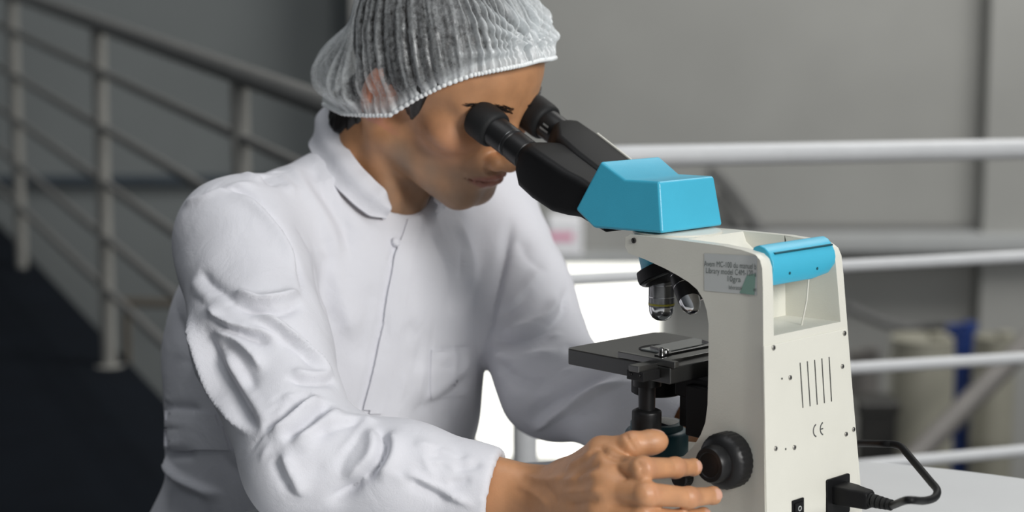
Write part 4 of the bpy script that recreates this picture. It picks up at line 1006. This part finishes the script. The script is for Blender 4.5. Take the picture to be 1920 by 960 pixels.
# slack of the cloth: long soft undulations, tighter on the sleeves
V = V + Nn * (.0022 * noise3(V * np.array([1, 1, .55]), 3, 10, 18, 46) + .0008 * noise3(V, 8, 12, 70, 150))[:, None]
sc = Sculpt(V, F)
A = lambda *p: list(p)
ST_ = [
    # armhole and shoulder seams of the near sleeve
    (A((348, 378), (384, 366), (415, 353), (459, 362), (502, 401), (533, 442), (553, 486), (565, 530), (567, 570)), .0055, -.0075, 'r'),
    (A((343, 383), (384, 368), (415, 354), (485, 343)), .006, .0050, 'v'),
    (A((420, 368), (470, 378), (510, 420), (540, 470), (555, 520)), .010, .0060, 'v'),
    (A((432, 546), (485, 562), (524, 560), (566, 548)), .0075, .0085, 'r'), (A((420, 560), (480, 582), (530, 584), (572, 566)), .006, -.0075, 'v'),
    (A((372, 505), (395, 532), (425, 552), (445, 575)), .006, -.0060, 'v'), (A((356, 524), (376, 545), (400, 562)), .008, .0022, 'v'),
    (A((384, 574), (415, 602), (457, 618), (490, 624), (536, 636)), .0070, .0085, 'r'), (A((395, 592), (430, 618), (475, 634), (520, 648)), .0065, -.0070, 'v'),
    (A((457, 581), (507, 597), (552, 631), (594, 672), (632, 712)), .0080, .0090, 'l'), (A((480, 602), (530, 630), (570, 664), (605, 702)), .0065, -.0060, 'v'),
    (A((394, 622), (436, 635), (469, 664), (494, 700)), .0085, .0070, 'r'), (A((400, 640), (438, 662), (462, 700), (480, 740)), .009, -.0060, 'v'),
    (A((532, 704), (565, 714), (607, 716), (630, 712)), .0050, -.0065, 'v'), (A((540, 694), (580, 703), (622, 702)), .006, .0045, 'v'),
    (A((352, 590), (372, 665), (402, 736), (445, 795), (478, 818)), .0095, .0085, 'r'), (A((376, 600), (404, 681), (440, 743), (473, 793), (494, 812)), .0105, -.0100, 'v'),
    (A((410, 640), (440, 700), (475, 760), (505, 800)), .010, .0050, 'v'),
    (A((488, 806), (532, 779), (586, 732)), .0058, -.0100, 'v'), (A((500, 817), (548, 782), (604, 742)), .0068, .0090, 'v'), (A((525, 828), (573, 793), (622, 754)), .0058, -.0105, 'v'),
    (A((540, 836), (590, 804), (640, 766)), .0075, .0070, 'v'), (A((578, 820), (627, 801), (690, 786)), .0060, -.0065, 'v'),
    (A((600, 806), (650, 788), (712, 792)), .009, .0055, 'v'),
    (A((700, 796), (718, 818), (719, 842), (706, 870), (677, 898), (640, 928), (605, 942)), .0068, -.0140, 'v'), (A((690, 800), (702, 824), (698, 852), (676, 880), (640, 906)), .0090, .0080, 'v'),
    (A((722, 806), (735, 830), (730, 860), (700, 900)), .0080, .0075, 'v'),
    (A((527, 843), (542, 885), (570, 936)), .0095, .0065, 'r'), (A((512, 850), (525, 890), (552, 930)), .007, -.0050, 'v'),
    (A((757, 885), (802, 908), (844, 929), (892, 955)), .0048, .0060, 'r'), (A((760, 896), (805, 920), (848, 942)), .005, -.0055, 'v'), (A((840, 905), (866, 902), (884, 894)), .004, -.0030, 'v'), (A((800, 846), (840, 858), (880, 856)), .007, -.0040, 'v'),
    (A((770, 826), (820, 846), (870, 866)), .008, .0035, 'v'), (A((850, 880), (880, 876), (905, 868)), .0045, -.0030, 'v'),
    # belt and folds at the back of the waist
    (A((284, 762), (340, 766), (392, 770)), .0060, -.0045, 'v'), (A((286, 846), (330, 850), (372, 850)), .0070, -.0060, 'v'),
    (A((306, 845), (325, 886), (380, 916), (425, 926)), .010, .0080, 'l'), (A((300, 880), (330, 920), (400, 945)), .009, -.006, 'v'), (A((400, 820), (430, 870), (470, 905)), .010, -.005, 'v'),
    (A((315, 690), (340, 676), (362, 690), (372, 720)), .008, -.0050, 'v'), (A((320, 520), (335, 600), (360, 680)), .012, -.006, 'v'),
    # placket down the front
    (A((758, 420), (746, 450), (735, 480), (722, 545), (713, 600), (695, 690), (674, 772)), .0060, -.0030, 'v'),
    (A((748, 436), (738, 470), (728, 500)), .004, -.0022, 'v'),
    # breast pocket
    (A((806, 662), (850, 657), (890, 652)), .0025, -.0032, 'v'), (A((808, 655), (806, 690), (806, 730)), .0022, -.0018, 'v'), (A((810, 688), (850, 688), (880, 684)), .002, -.0014, 'v'),
    # soft folds over chest and shoulder
    (A((590, 300), (600, 350), (640, 420), (660, 500)), .012, -.0050, 'v'), (A((540, 300), (570, 350), (620, 430), (640, 520)), .012, .0045, 'v'), (A((620, 330), (660, 380), (715, 420)), .008, -.004, 'v'),
    (A((430, 300), (480, 320), (520, 350)), .009, -.0050, 'v'), (A((470, 290), (505, 312), (560, 372)), .009, .0050, 'v'), (A((500, 285), (520, 330), (545, 360)), .007, -.004, 'v'), (A((400, 330), (440, 322), (500, 340)), .008, .0040, 'v'),
    (A((620, 480), (640, 560), (668, 640)), .012, .0035, 'v'), (A((585, 470), (605, 560), (640, 640)), .011, -.0040, 'v'), (A((800, 420), (840, 500), (850, 600)), .014, -.0045, 'v'), (A((850, 400), (880, 480), (880, 560)), .014, .0045, 'v'),
    (A((760, 600), (790, 640), (780, 700)), .012, -.003, 'v'), (A((880, 700), (840, 740), (760, 780)), .014, -.005, 'v'), (A((890, 660), (850, 710), (790, 760)), .012, .004, 'v'), (A((700, 520), (690, 600), (670, 690)), .012, -.003, 'v'),
    # far sleeve
    (A((905, 655), (925, 560), (945, 470), (960, 400)), .0075, -.0100, 'v'),
    (A((916, 640), (965, 637), (1019, 618), (1051, 586), (1066, 535)), .0065, -.0090, 'v'), (A((930, 622), (980, 618), (1030, 594), (1052, 550)), .011, .0090, 'v'),
    (A((932, 597), (970, 570), (998, 540)), .008, -.0060, 'v'), (A((945, 580), (985, 545), (1015, 500)), .010, .0040, 'v'), (A((975, 440), (990, 480), (1030, 510)), .010, -.0045, 'v'),
    (A((997, 812), (1057, 772), (1122, 732), (1190, 712)), .0085, .0095, 'r'), (A((985, 790), (1045, 748), (1110, 710), (1170, 694)), .009, -.0085, 'v'),
    (A((930, 680), (980, 716), (1040, 722)), .010, -.0065, 'v'), (A((920, 664), (985, 672), (1060, 660)), .011, .0075, 'v'), (A((1060, 640), (1090, 660), (1120, 650)), .008, -.0060, 'v'), (A((1020, 800), (1080, 770), (1160, 770)), .010, -.004, 'v'),
]
for px_, w_, d_, k_ in ST_: sc.stroke(px_, w_ * .80, d_ * 1.15, k_)
# fine creases: many short slack wrinkles across the sleeve bends and the waist
rgc = random.Random(4)
for cx_, cy_, sx_, sy_, an, n_ in ((470, 600, 80, 60, .35, 12), (560, 780, 70, 60, -.62, 14), (660, 850, 60, 50, 1.9, 8), (820, 880, 60, 40, .35, 10), (340, 800, 40, 80, .2, 9), (980, 620, 60, 60, -.4, 9), (1080, 740, 80, 50, -.45, 9), (780, 640, 90, 120, 1.75, 10), (620, 420, 60, 80, 1.1, 8)):
    for _ in range(n_):
        x, y = rgc.gauss(cx_, sx_ * .6), rgc.gauss(cy_, sy_ * .6); a = an + rgc.gauss(0, .3); L = rgc.uniform(18, 46); c_ = rgc.uniform(-.35, .35)
        sc.stroke([(x - L * math.cos(a), y - L * math.sin(a)), (x + L * c_ * .3 * -math.sin(a), y + L * c_ * .3 * math.cos(a)), (x + L * math.cos(a), y + L * math.sin(a))], rgc.uniform(.0028, .0052), rgc.choice((-1, 1)) * rgc.uniform(.0012, .0028), rgc.choice('vlr'), (.5, .5))
V = sc.V
# light smoothing keeps the cloth supple
def smooth_v(V, F, it, lam=.5):
    E = np.concatenate([F[:, [i, (i + 1) % 4]] for i in range(4)]); 
    for _ in range(it):
        A_ = np.zeros_like(V); C_ = np.zeros(len(V)); np.add.at(A_, E[:, 0], V[E[:, 1]]); np.add.at(C_, E[:, 0], 1); np.add.at(A_, E[:, 1], V[E[:, 0]]); np.add.at(C_, E[:, 1], 1)
        V = V + lam * (A_ / np.maximum(C_, 1)[:, None] - V)
    return V
V = smooth_v(V, F, 1)
M['coat'] = mat('white_cotton', (.675, .675, .715), .85, bump=.25, bscale=900, spec=.08)
M['coat'].node_tree.nodes['Principled BSDF'].inputs['Sheen Weight'].default_value = .1
nt_ = M['coat'].node_tree; bp0 = next(n for n in nt_.nodes if n.type == 'BUMP'); nz_ = nt_.nodes.new('ShaderNodeTexNoise'); nz_.inputs['Scale'].default_value = 26; nz_.inputs['Detail'].default_value = 7; nz_.inputs['Roughness'].default_value = .55; nz_.inputs['Distortion'].default_value = .8
tcc = next(n for n in nt_.nodes if n.type == 'TEX_COORD'); nt_.links.new(tcc.outputs['Object'], nz_.inputs['Vector'])
bp1 = nt_.nodes.new('ShaderNodeBump'); bp1.inputs['Strength'].default_value = .30; bp1.inputs['Distance'].default_value = .006; nt_.links.new(nz_.outputs['Fac'], bp1.inputs['Height']); nt_.links.new(bp0.outputs['Normal'], bp1.inputs['Normal']); nt_.links.new(bp1.outputs['Normal'], nt_.nodes['Principled BSDF'].inputs['Normal'])
coat = link('lab_coat', np_mesh('lab_coat', V, F), M['coat'], person)
# ---- stand-up collar: a band around the neck, open at the throat
def mirror_body(p): return p - 2 * SU * ((p - NC_) @ SU)
cb = [at(586, 246, 1.868), at(606, 288, 1.812), at(636, 330, 1.777), at(672, 366, 1.764), at(702, 390, 1.762), at(729, 402, 1.768)]
ct = [at(617, 207, 1.874), at(641, 256, 1.824), at(667, 299, 1.787), at(697, 333, 1.774), at(722, 357, 1.770), at(731, 384, 1.772)]
def ring_of(L):
    back = (L[0] + mirror_body(L[0])) / 2 - TF * .018
    full = L[::-1] + [back] + [mirror_body(p) for p in L]
    return np.array(catmull(full, 12))
RB, RT = ring_of(cb), ring_of(ct)
g0 = []; g1 = []; bm = BM(); nV = 8; nT = len(RB) - 1; cen = (RB.mean(0) + RT.mean(0)) / 2
for i in range(nT + 1):
    o = (RB[i] + RT[i]) / 2 - cen; up_ = RT[i] - RB[i]; tg = RB[min(i + 1, nT)] - RB[max(i - 1, 0)]; nn_ = np.cross(tg, up_); nn_ /= np.linalg.norm(nn_); nn_ = nn_ if nn_ @ o > 0 else -nn_
    r0, r1 = [], []
    for v in range(nV + 1):
        u = -.38 + 1.38 * v / nV; b_ = .0030 * math.sin(PI * max(0, u)) - .0032 * max(0, 1 - max(u, -.2) / .35) + .0008 * math.sin(i * .5 + u * 2)
        p = RB[i] + up_ * u + nn_ * b_
        r0.append(bm.verts.new(p + nn_ * .0016)); r1.append(bm.verts.new(p - nn_ * .0016))
    g0.append(r0); g1.append(r1)
for i in range(nT):
    for v in range(nV):
        bm.faces.new((g0[i][v], g0[i + 1][v], g0[i + 1][v + 1], g0[i][v + 1])); bm.faces.new((g1[i][v], g1[i][v + 1], g1[i + 1][v + 1], g1[i + 1][v]))
    bm.faces.new((g0[i][nV], g0[i + 1][nV], g1[i + 1][nV], g1[i][nV])); bm.faces.new((g0[i][0], g1[i][0], g1[i + 1][0], g0[i + 1][0]))
for i in (0, nT):
    for v in range(nV): bm.faces.new((g0[i][v], g0[i][v + 1], g1[i][v + 1], g1[i][v]))
build('collar', bm, M['coat'], coat, smooth=60)
# ---- button at the top of the placket
h = sc.bvh.ray_cast(Vector(CAM), Vector(ray(741, 455)))
if h[0] is not None:
    bm = BM(); add_lathe(bm, [(.0046, -.001), (.0050, .0032), (.0044, .0042), (.0032, .0044), (.0028, .0036), (.0005, .0036)], h[0], h[1], 24); build('button', bm, M['coat'], coat, smooth=40)
# ---- pieces of cloth stitched on: the front flap, the breast pocket and the half belt
bvh = BVHTree.FromPolygons(V.tolist(), F.tolist())
def patch(name, A_, B_, n=60, m=10, out=.0016):
    """a layer of cloth between two lines laid on the coat"""
    LA = catmull([(*p, 0) for p in A_], 12); LB = catmull([(*p, 0) for p in B_], 12)
    LA = np.array(LA)[np.linspace(0, len(LA) - 1, n).round().astype(int)]; LB = np.array(LB)[np.linspace(0, len(LB) - 1, n).round().astype(int)]
    P0 = np.full((n, m, 3), np.nan); P1 = P0.copy()
    for i in range(n):
        for j in range(m):
            q = LA[i] + (LB[i] - LA[i]) * j / (m - 1); h = bvh.ray_cast(Vector(CAM), Vector(ray(q[0], q[1])))
            if h[0] is not None: P0[i, j] = np.array(h[0]) + np.array(h[1]) * out; P1[i, j] = np.array(h[0]) - np.array(h[1]) * .001
    bm = BM(); vt = {}
    ok = ~np.isnan(P0[..., 0])
    for i in range(n):
        for j in range(m):
            if ok[i, j]: vt[i, j] = (bm.verts.new(P0[i, j]), bm.verts.new(P1[i, j]))
    for i in range(n - 1):
        for j in range(m - 1):
            k = [(i, j), (i + 1, j), (i + 1, j + 1), (i, j + 1)]
            if all(q in vt for q in k) and max((vt[k[0]][0].co - vt[k[2]][0].co).length, (vt[k[1]][0].co - vt[k[3]][0].co).length) < .016: bm.faces.new([vt[q][0] for q in k])
    best, seen = [], set()                                               # one piece of cloth only
    for f in bm.faces:
        if f in seen: continue
        st, isl = [f], []; seen.add(f)
        while st:
            g = st.pop(); isl.append(g)
            for e in g.edges:
                for h in e.link_faces:
                    if h not in seen: seen.add(h); st.append(h)
        if len(isl) > len(best): best = isl
    keep = set(best); bmesh.ops.delete(bm, geom=[f for f in bm.faces if f not in keep], context='FACES_ONLY'); bm.edges.ensure_lookup_table()
    for e in [e for e in bm.edges if not e.link_faces]: bm.edges.remove(e)
    ed = [e for e in bm.edges if len(e.link_faces) == 1]; top2bot = {a_: b_ for a_, b_ in vt.values()}
    for e in ed: bm.faces.new((e.verts[0], e.verts[1], top2bot[e.verts[1]], top2bot[e.verts[0]]))
    for v in [v for v in bm.verts if not v.link_faces]: bm.verts.remove(v)
    return build(name, bm, M['coat'], coat, smooth=50)
patch('front_flap', [(762, 412), (752, 446), (741, 480), (728, 545), (719, 600), (701, 690), (679, 776)], [(790, 404), (782, 446), (772, 480), (760, 545), (751, 600), (734, 690), (714, 776)], 90, 10, .0034)
patch('breast_pocket', [(808, 656), (807, 690), (806, 724), (808, 748)], [(890, 651), (886, 686), (880, 720), (872, 742)], 24, 22, .0015)
patch('half_belt', [(278, 768), (340, 772), (412, 777)], [(280, 838), (340, 842), (432, 843)], 30, 16, .0030)
# ---- trousers and shoes under the table
def sd_tr(p):
    d = ell(p, HIP - ZZ * .02, (.165, .135, .13), rotm(SU, FW, ZZ))
    for s, kn in ((-1, KNR), (1, KNL)):
        ft = kn + np.array([-.05, .03, 0]); ft[2] = .09
        d = smin(d, cone(p, HIP + SU * (.09 * s), kn, .092, .066), .03); d = smin(d, cone(p, kn, ft, .066, .056), .02)
    return d
Vt, Ft = iso_mesh(sd_tr, (-.56, 1.2, .02), (.42, 2.2, .78), .008)
M['trouser'] = mat('dark_trouser_cloth', (.02, .024, .035), .85, bump=.2, bscale=500)
link('trousers', np_mesh('trousers', Vt, Ft), M['trouser'], person)
for kn in (KNR, KNL):
    ft = kn + np.array([-.05, .03, 0]); ft[2] = .09
    f = lambda p: smax(smin(cone(p, ft - ZZ * .035, ft + FW * .15 - ZZ * .048, .046, .040), cone(p, ft - ZZ * .03, ft + ZZ * .02, .047, .047), .02), -(p[:, 2] - .002), .004)
    Vs, Fs = iso_mesh(f, ft - .28, ft + .28, .007); link('shoe', np_mesh('shoe', Vs, Fs), M['dark'], person)
# ================================================================ disposable hair net
# rim and dome are laid out in the head's own axes; the dome is drawn together towards the forehead and puffs out behind
RIM = [(0, .104, .097), (25, .102, .094), (45, .092, .086), (62, .076, .073), (76, .057, .052), (90, .037, .026), (104, .014, -.008), (118, -.014, -.026), (135, -.05, -.048), (155, -.106, -.078), (180, -.140, -.088)]
def net_rim(phi):
    a = abs(((math.degrees(phi) + 180) % 360) - 180); s = 1 if math.sin(phi) >= 0 else -1
    ys = np.interp(a, [r[0] for r in RIM], [r[1] for r in RIM]); zs = np.interp(a, [r[0] for r in RIM], [r[2] for r in RIM])
    x = np.interp(a, [0, 25, 45, 62, 76, 90, 104, 118, 135, 155, 180], [0, .022, .042, .058, .071, .079, .084, .084, .078, .048, 0]) * s
    return np.array([x, ys, zs])
nP, nTt = 720, 70
rg = np.random.RandomState(11)
PH = np.linspace(0, 2 * PI, nP, endpoint=False)
pl = np.zeros(nP)
for k in range(60):                                                     # pleats gathered by the elastic
    f = rg.randint(40, 92); pl += np.sin(PH * f + rg.uniform(0, 6.28)) / math.sqrt(60)
pw = np.zeros(nP)
for k in range(40):
    f = rg.randint(60, 160); pw += np.sin(PH * f + rg.uniform(0, 6.28)) / math.sqrt(40)
pl = np.sign(pl) * np.abs(pl) ** .8
CEN = np.array([0, -.012, .040])
tv = np.linspace(0, 1, nTt)[:, None]
R0 = np.array([net_rim(p) for p in PH]) - CEN; L0 = np.linalg.norm(R0, axis=1); d0 = R0 / L0[:, None]
top = np.array([0, -.62, .78]); top = top / np.linalg.norm(top)
ang0 = np.arccos(np.clip(d0 @ top, -1, 1)); aa = tv * ang0[None]
Dd = (np.sin(ang0[None] - aa)[..., None] * d0[None] + np.sin(aa)[..., None] * top) / np.sin(ang0)[None, :, None]
rr = 1 / np.sqrt((Dd[..., 0] / .0900) ** 2 + (Dd[..., 1] / .1120) ** 2 + (Dd[..., 2] / .0985) ** 2)
rr += .062 * np.clip(-Dd[..., 1], 0, 1) ** .8 * np.exp(-((Dd[..., 2] + .62) / .26) ** 2)          # slack behind the head
rr += .016 * np.clip(Dd[..., 1], 0, 1) ** 3 * np.exp(-((Dd[..., 2] - .55) / .35) ** 2)
w = np.clip(tv / .10, 0, 1); w = w * w * (3 - 2 * w)
Rr = L0[None] * (1 - w) + rr * w
for _ in range(8):                                                       # the net lies over the hair
    P_ = (CEN + Dd * Rr[..., None]).reshape(-1, 3); q = P_.astype(np.float32)
    sk = smin(smin(ell(q, (0, -.012, .046), (.077, .099, .087)), ell(q, (0, .036, .052), (.066, .0635, .062)), .03), ell(q, (0, .035, -.022), (.056, .060, .072)), .03).reshape(nTt, nP)
    Rr += np.clip(.0035 + .0100 * w - sk, 0, .01)
env = (.35 + .65 * np.exp(-((tv - .16) / .24) ** 2)) * (1 - .8 * tv ** 3)
sl = np.round(4 * np.sin(tv * 2.6 + 2 * np.sin(PH * 3)[None])).astype(int)
ii = (np.arange(nP)[None] + sl) % nP
Dn = pl[ii]; Rr = Rr + np.where(tv > .03, .0034, .0026) * env * Dn + .0010 * env * pw[ii]
Vn = CEN + Dd * Rr[..., None]
# folds that radiate from the gathered knot above the forehead
W_ = from_head(Vn.reshape(-1, 3)) - CAM; zc = W_ @ _fw; pxy = np.stack([960 + FPX * (W_ @ _rt) / zc, 480 - FPX * (W_ @ _up) / zc], 1)
cand = np.argsort(np.hypot(pxy[:, 0] - 1000, pxy[:, 1] - 92))[:12]; KN = Vn.reshape(-1, 3)[cand[np.argmin(zc[cand])]]
kn_n = (KN - CEN) / np.linalg.norm(KN - CEN); k_u = np.cross(kn_n, [1., 0, 0]); k_u /= np.linalg.norm(k_u); k_v = np.cross(kn_n, k_u)
X = Vn - KN; dist = np.linalg.norm(X, axis=2); 
ang = np.arctan2(X @ k_u, X @ k_v)
kf = np.zeros_like(ang)
for k in range(10): f = rg.randint(7, 24); kf += np.sin(ang * f + rg.uniform(0, 6.28)) / math.sqrt(10)
kf = np.sign(kf) * np.abs(kf) ** .7; kw = np.exp(-(dist / .060) ** 2) * (1 - np.exp(-(dist / .010) ** 2))
nd_ = (Vn - CEN); nd_ /= np.linalg.norm(nd_, axis=2)[..., None]
tb_ = np.clip(np.arange(nTt) / 6., 0, 1)[:, None]
Vn += nd_ * ((kf * .0065 * kw + .006 * np.exp(-(dist / .012) ** 2)) * tb_)[..., None]
flat = Vn.reshape(-1, 3); crk = (.0005 * noise3(flat, 21, 14, 120, 330) + .0018 * noise3(flat, 23, 10, 40, 90) * (flat[:, 1] < -.08)).reshape(nTt, nP)
Vn += nd_ * (crk * tb_)[..., None]
st_ = np.zeros((nTt, nP)); tt_ = np.linspace(0, 1, nTt)[:, None]
for k in range(60): st_ += np.sin(PH[None] * rg.randint(60, 220) + tt_ * rg.uniform(-25, 25) + rg.uniform(0, 6.28)) / math.sqrt(60)
dens = np.clip(.215 + .065 * st_ + .19 * np.clip(Dn, -1.3, 1.6) * (1 - .4 * np.linspace(0, 1, nTt)[:, None]), .05, .8)
dens = np.maximum(dens, .92 * np.exp(-(np.arange(nTt) / 4.3) ** 2)[:, None]); dens = np.clip(dens + .36 * kw + .35 * np.exp(-(dist / .018) ** 2) + .26 * kf * kw, .06, .96)
front = np.clip((Vn[..., 1] - .05) / .05, 0, 1) * np.exp(-(np.arange(nTt) / 11.) ** 2)[:, None]; dens = np.clip(dens + .5 * front, 0, .95)
idx = np.arange(nTt * nP).reshape(nTt, nP); nx = np.roll(idx, -1, 1)
Fq = np.stack([idx[:-1], nx[:-1], nx[1:], idx[1:]], -1).reshape(-1, 4)
me = np_mesh('hair_net', from_head(Vn.reshape(-1, 3)), Fq)
set_attr(me, 'dens', dens.reshape(-1))
nm = bpy.data.materials.new('net_fabric'); nm.use_nodes = True; nt = nm.node_tree; nt.nodes.clear()
out = nt.nodes.new('ShaderNodeOutputMaterial'); mix = nt.nodes.new('ShaderNodeMixShader'); tr = nt.nodes.new('ShaderNodeBsdfTransparent')
df = nt.nodes.new('ShaderNodeBsdfDiffuse'); df.inputs[0].default_value = (.86, .89, .90, 1); tl = nt.nodes.new('ShaderNodeBsdfTranslucent'); tl.inputs[0].default_value = (.86, .89, .90, 1)
m2 = nt.nodes.new('ShaderNodeMixShader'); m2.inputs[0].default_value = .35
gl = nt.nodes.new('ShaderNodeBsdfGlossy'); gl.inputs[0].default_value = (1, 1, 1, 1); gl.inputs[1].default_value = .35; m3 = nt.nodes.new('ShaderNodeMixShader'); m3.inputs[0].default_value = .08
nt.links.new(df.outputs[0], m2.inputs[1]); nt.links.new(tl.outputs[0], m2.inputs[2]); nt.links.new(m2.outputs[0], m3.inputs[1]); nt.links.new(gl.outputs[0], m3.inputs[2])
at_ = nt.nodes.new('ShaderNodeAttribute'); at_.attribute_name = 'dens'; tc = nt.nodes.new('ShaderNodeTexCoord')
n1 = nt.nodes.new('ShaderNodeTexNoise'); n1.inputs['Scale'].default_value = 210; n1.inputs['Detail'].default_value = 6; n1.inputs['Roughness'].default_value = .65
nt.links.new(tc.outputs['Object'], n1.inputs['Vector'])
mr = nt.nodes.new('ShaderNodeMapRange'); mr.inputs[1].default_value = .32; mr.inputs[2].default_value = .68; mr.inputs[3].default_value = -.13; mr.inputs[4].default_value = .16
nt.links.new(n1.outputs['Fac'], mr.inputs[0]); ad = nt.nodes.new('ShaderNodeMath'); ad.operation = 'ADD'; ad.use_clamp = True
nt.links.new(at_.outputs['Fac'], ad.inputs[0]); nt.links.new(mr.outputs[0], ad.inputs[1])
nt.links.new(ad.outputs[0], mix.inputs[0]); nt.links.new(tr.outputs[0], mix.inputs[1]); nt.links.new(m3.outputs[0], mix.inputs[2]); nt.links.new(mix.outputs[0], out.inputs[0])
net = link('hair_net', me, nm, person)
# elastic edge: a narrow ruffled tube following the rim
bm = BM(); pr = []; rd = []
for i in range(720):
    c = net_rim(2 * PI * i / 720); k = .5 + .5 * math.sin(i * 2 * PI * 144 / 720 + 1.2 * math.sin(i * .11)); d = (c - CEN); d /= np.linalg.norm(d)
    pr.append(from_head(c + d * (.0004 + .0009 * k))); rd.append(.0018 + .0008 * k)
rings = []
for i, p in enumerate(pr):
    dd = Vector(pr[(i + 1) % 720] - pr[i - 1]).normalized(); a, b, _ = axes(dd)
    rings.append([bm.verts.new(Vector(p) + a * (rd[i] * math.cos(2 * PI * k / 8)) + b * (rd[i] * math.sin(2 * PI * k / 8))) for k in range(8)])
for i in range(720):
    r0, r1 = rings[i], rings[(i + 1) % 720]
    # match the ring starts
    s = min(range(8), key=lambda s: (r0[0].co - r1[s].co).length)
    for k in range(8): bm.faces.new((r0[k], r0[(k + 1) % 8], r1[(k + 1 + s) % 8], r1[(k + s) % 8]))
M['elastic'] = mat('white_elastic', (.84, .86, .86), .8)
build('elastic_edge', bm, M['elastic'], net, smooth=60)
# ================================================================ camera and light
cam = bpy.data.cameras.new('camera'); co = bpy.data.objects.new('camera', cam); COL.objects.link(co)
cam.sensor_width = 36; cam.lens = FPX / 1920 * 36; cam.clip_start = .05; cam.clip_end = 60
co.location = CAM; co.rotation_euler = (PI / 2 - PITCH, 0, 0)
cam.dof.use_dof = True; cam.dof.focus_distance = 1.56; cam.dof.aperture_fstop = 3.6
SC.camera = co
def area(name, loc, target, size, power, col=(1, 1, 1)):
    l = bpy.data.lights.new(name, 'AREA'); l.shape = 'RECTANGLE'; l.size, l.size_y = size; l.energy = power; l.color = col
    o = bpy.data.objects.new(name, l); COL.objects.link(o); o.location = loc
    o.rotation_euler = (Vector(target) - Vector(loc)).to_track_quat('-Z', 'Y').to_euler(); return o
area('key_light', (1.72, -.85, 2.08), (-.05, 1.75, .95), (.9, .8), 80, (1, .985, .96))  # key light from the front right; its source is unseen
area('overhead_fill', (-.3, 1.3, 3.4), (-.2, 1.75, .9), (1.6, 1.2), 16, (.97, .985, 1))  # fill added overhead to lift the shoulders and near sleeve
area('wall_fill', (2.6, 4.4, 4.4), (2.0, 7.0, 1.2), (2.4, 2), 200, (1, .985, .95))  # unseen fill added on the right to brighten the back wall
w = bpy.data.worlds.new('world'); SC.world = w; w.use_nodes = True; nt = w.node_tree
# ambient gradient shaped as fill: brighter front right and above, dimmer to the left
tc = nt.nodes.new('ShaderNodeTexCoord'); dp = nt.nodes.new('ShaderNodeVectorMath'); dp.operation = 'DOT_PRODUCT'
dp.inputs[1].default_value = Vector((.62, -.50, .60)).normalized(); nt.links.new(tc.outputs['Generated'], dp.inputs[0])
rp = nt.nodes.new('ShaderNodeValToRGB'); mr = nt.nodes.new('ShaderNodeMapRange'); mr.inputs[1].default_value = -1; mr.inputs[2].default_value = 1
nt.links.new(dp.outputs['Value'], mr.inputs[0]); nt.links.new(mr.outputs[0], rp.inputs[0])
e = rp.color_ramp.elements; e[0].position = .15; e[0].color = (.05, .055, .062, 1); e[1].position = .95; e[1].color = (.45, .475, .50, 1)
m_ = e.new(.5); m_.color = (.115, .125, .135, 1)
nt.links.new(rp.outputs[0], nt.nodes['Background'].inputs[0]); nt.nodes['Background'].inputs[1].default_value = .70
SC.view_settings.view_transform = 'Standard'; SC.view_settings.look = 'None'
SC.view_settings.exposure = 0; SC.view_settings.gamma = 1; SC.view_settings.use_curve_mapping = False
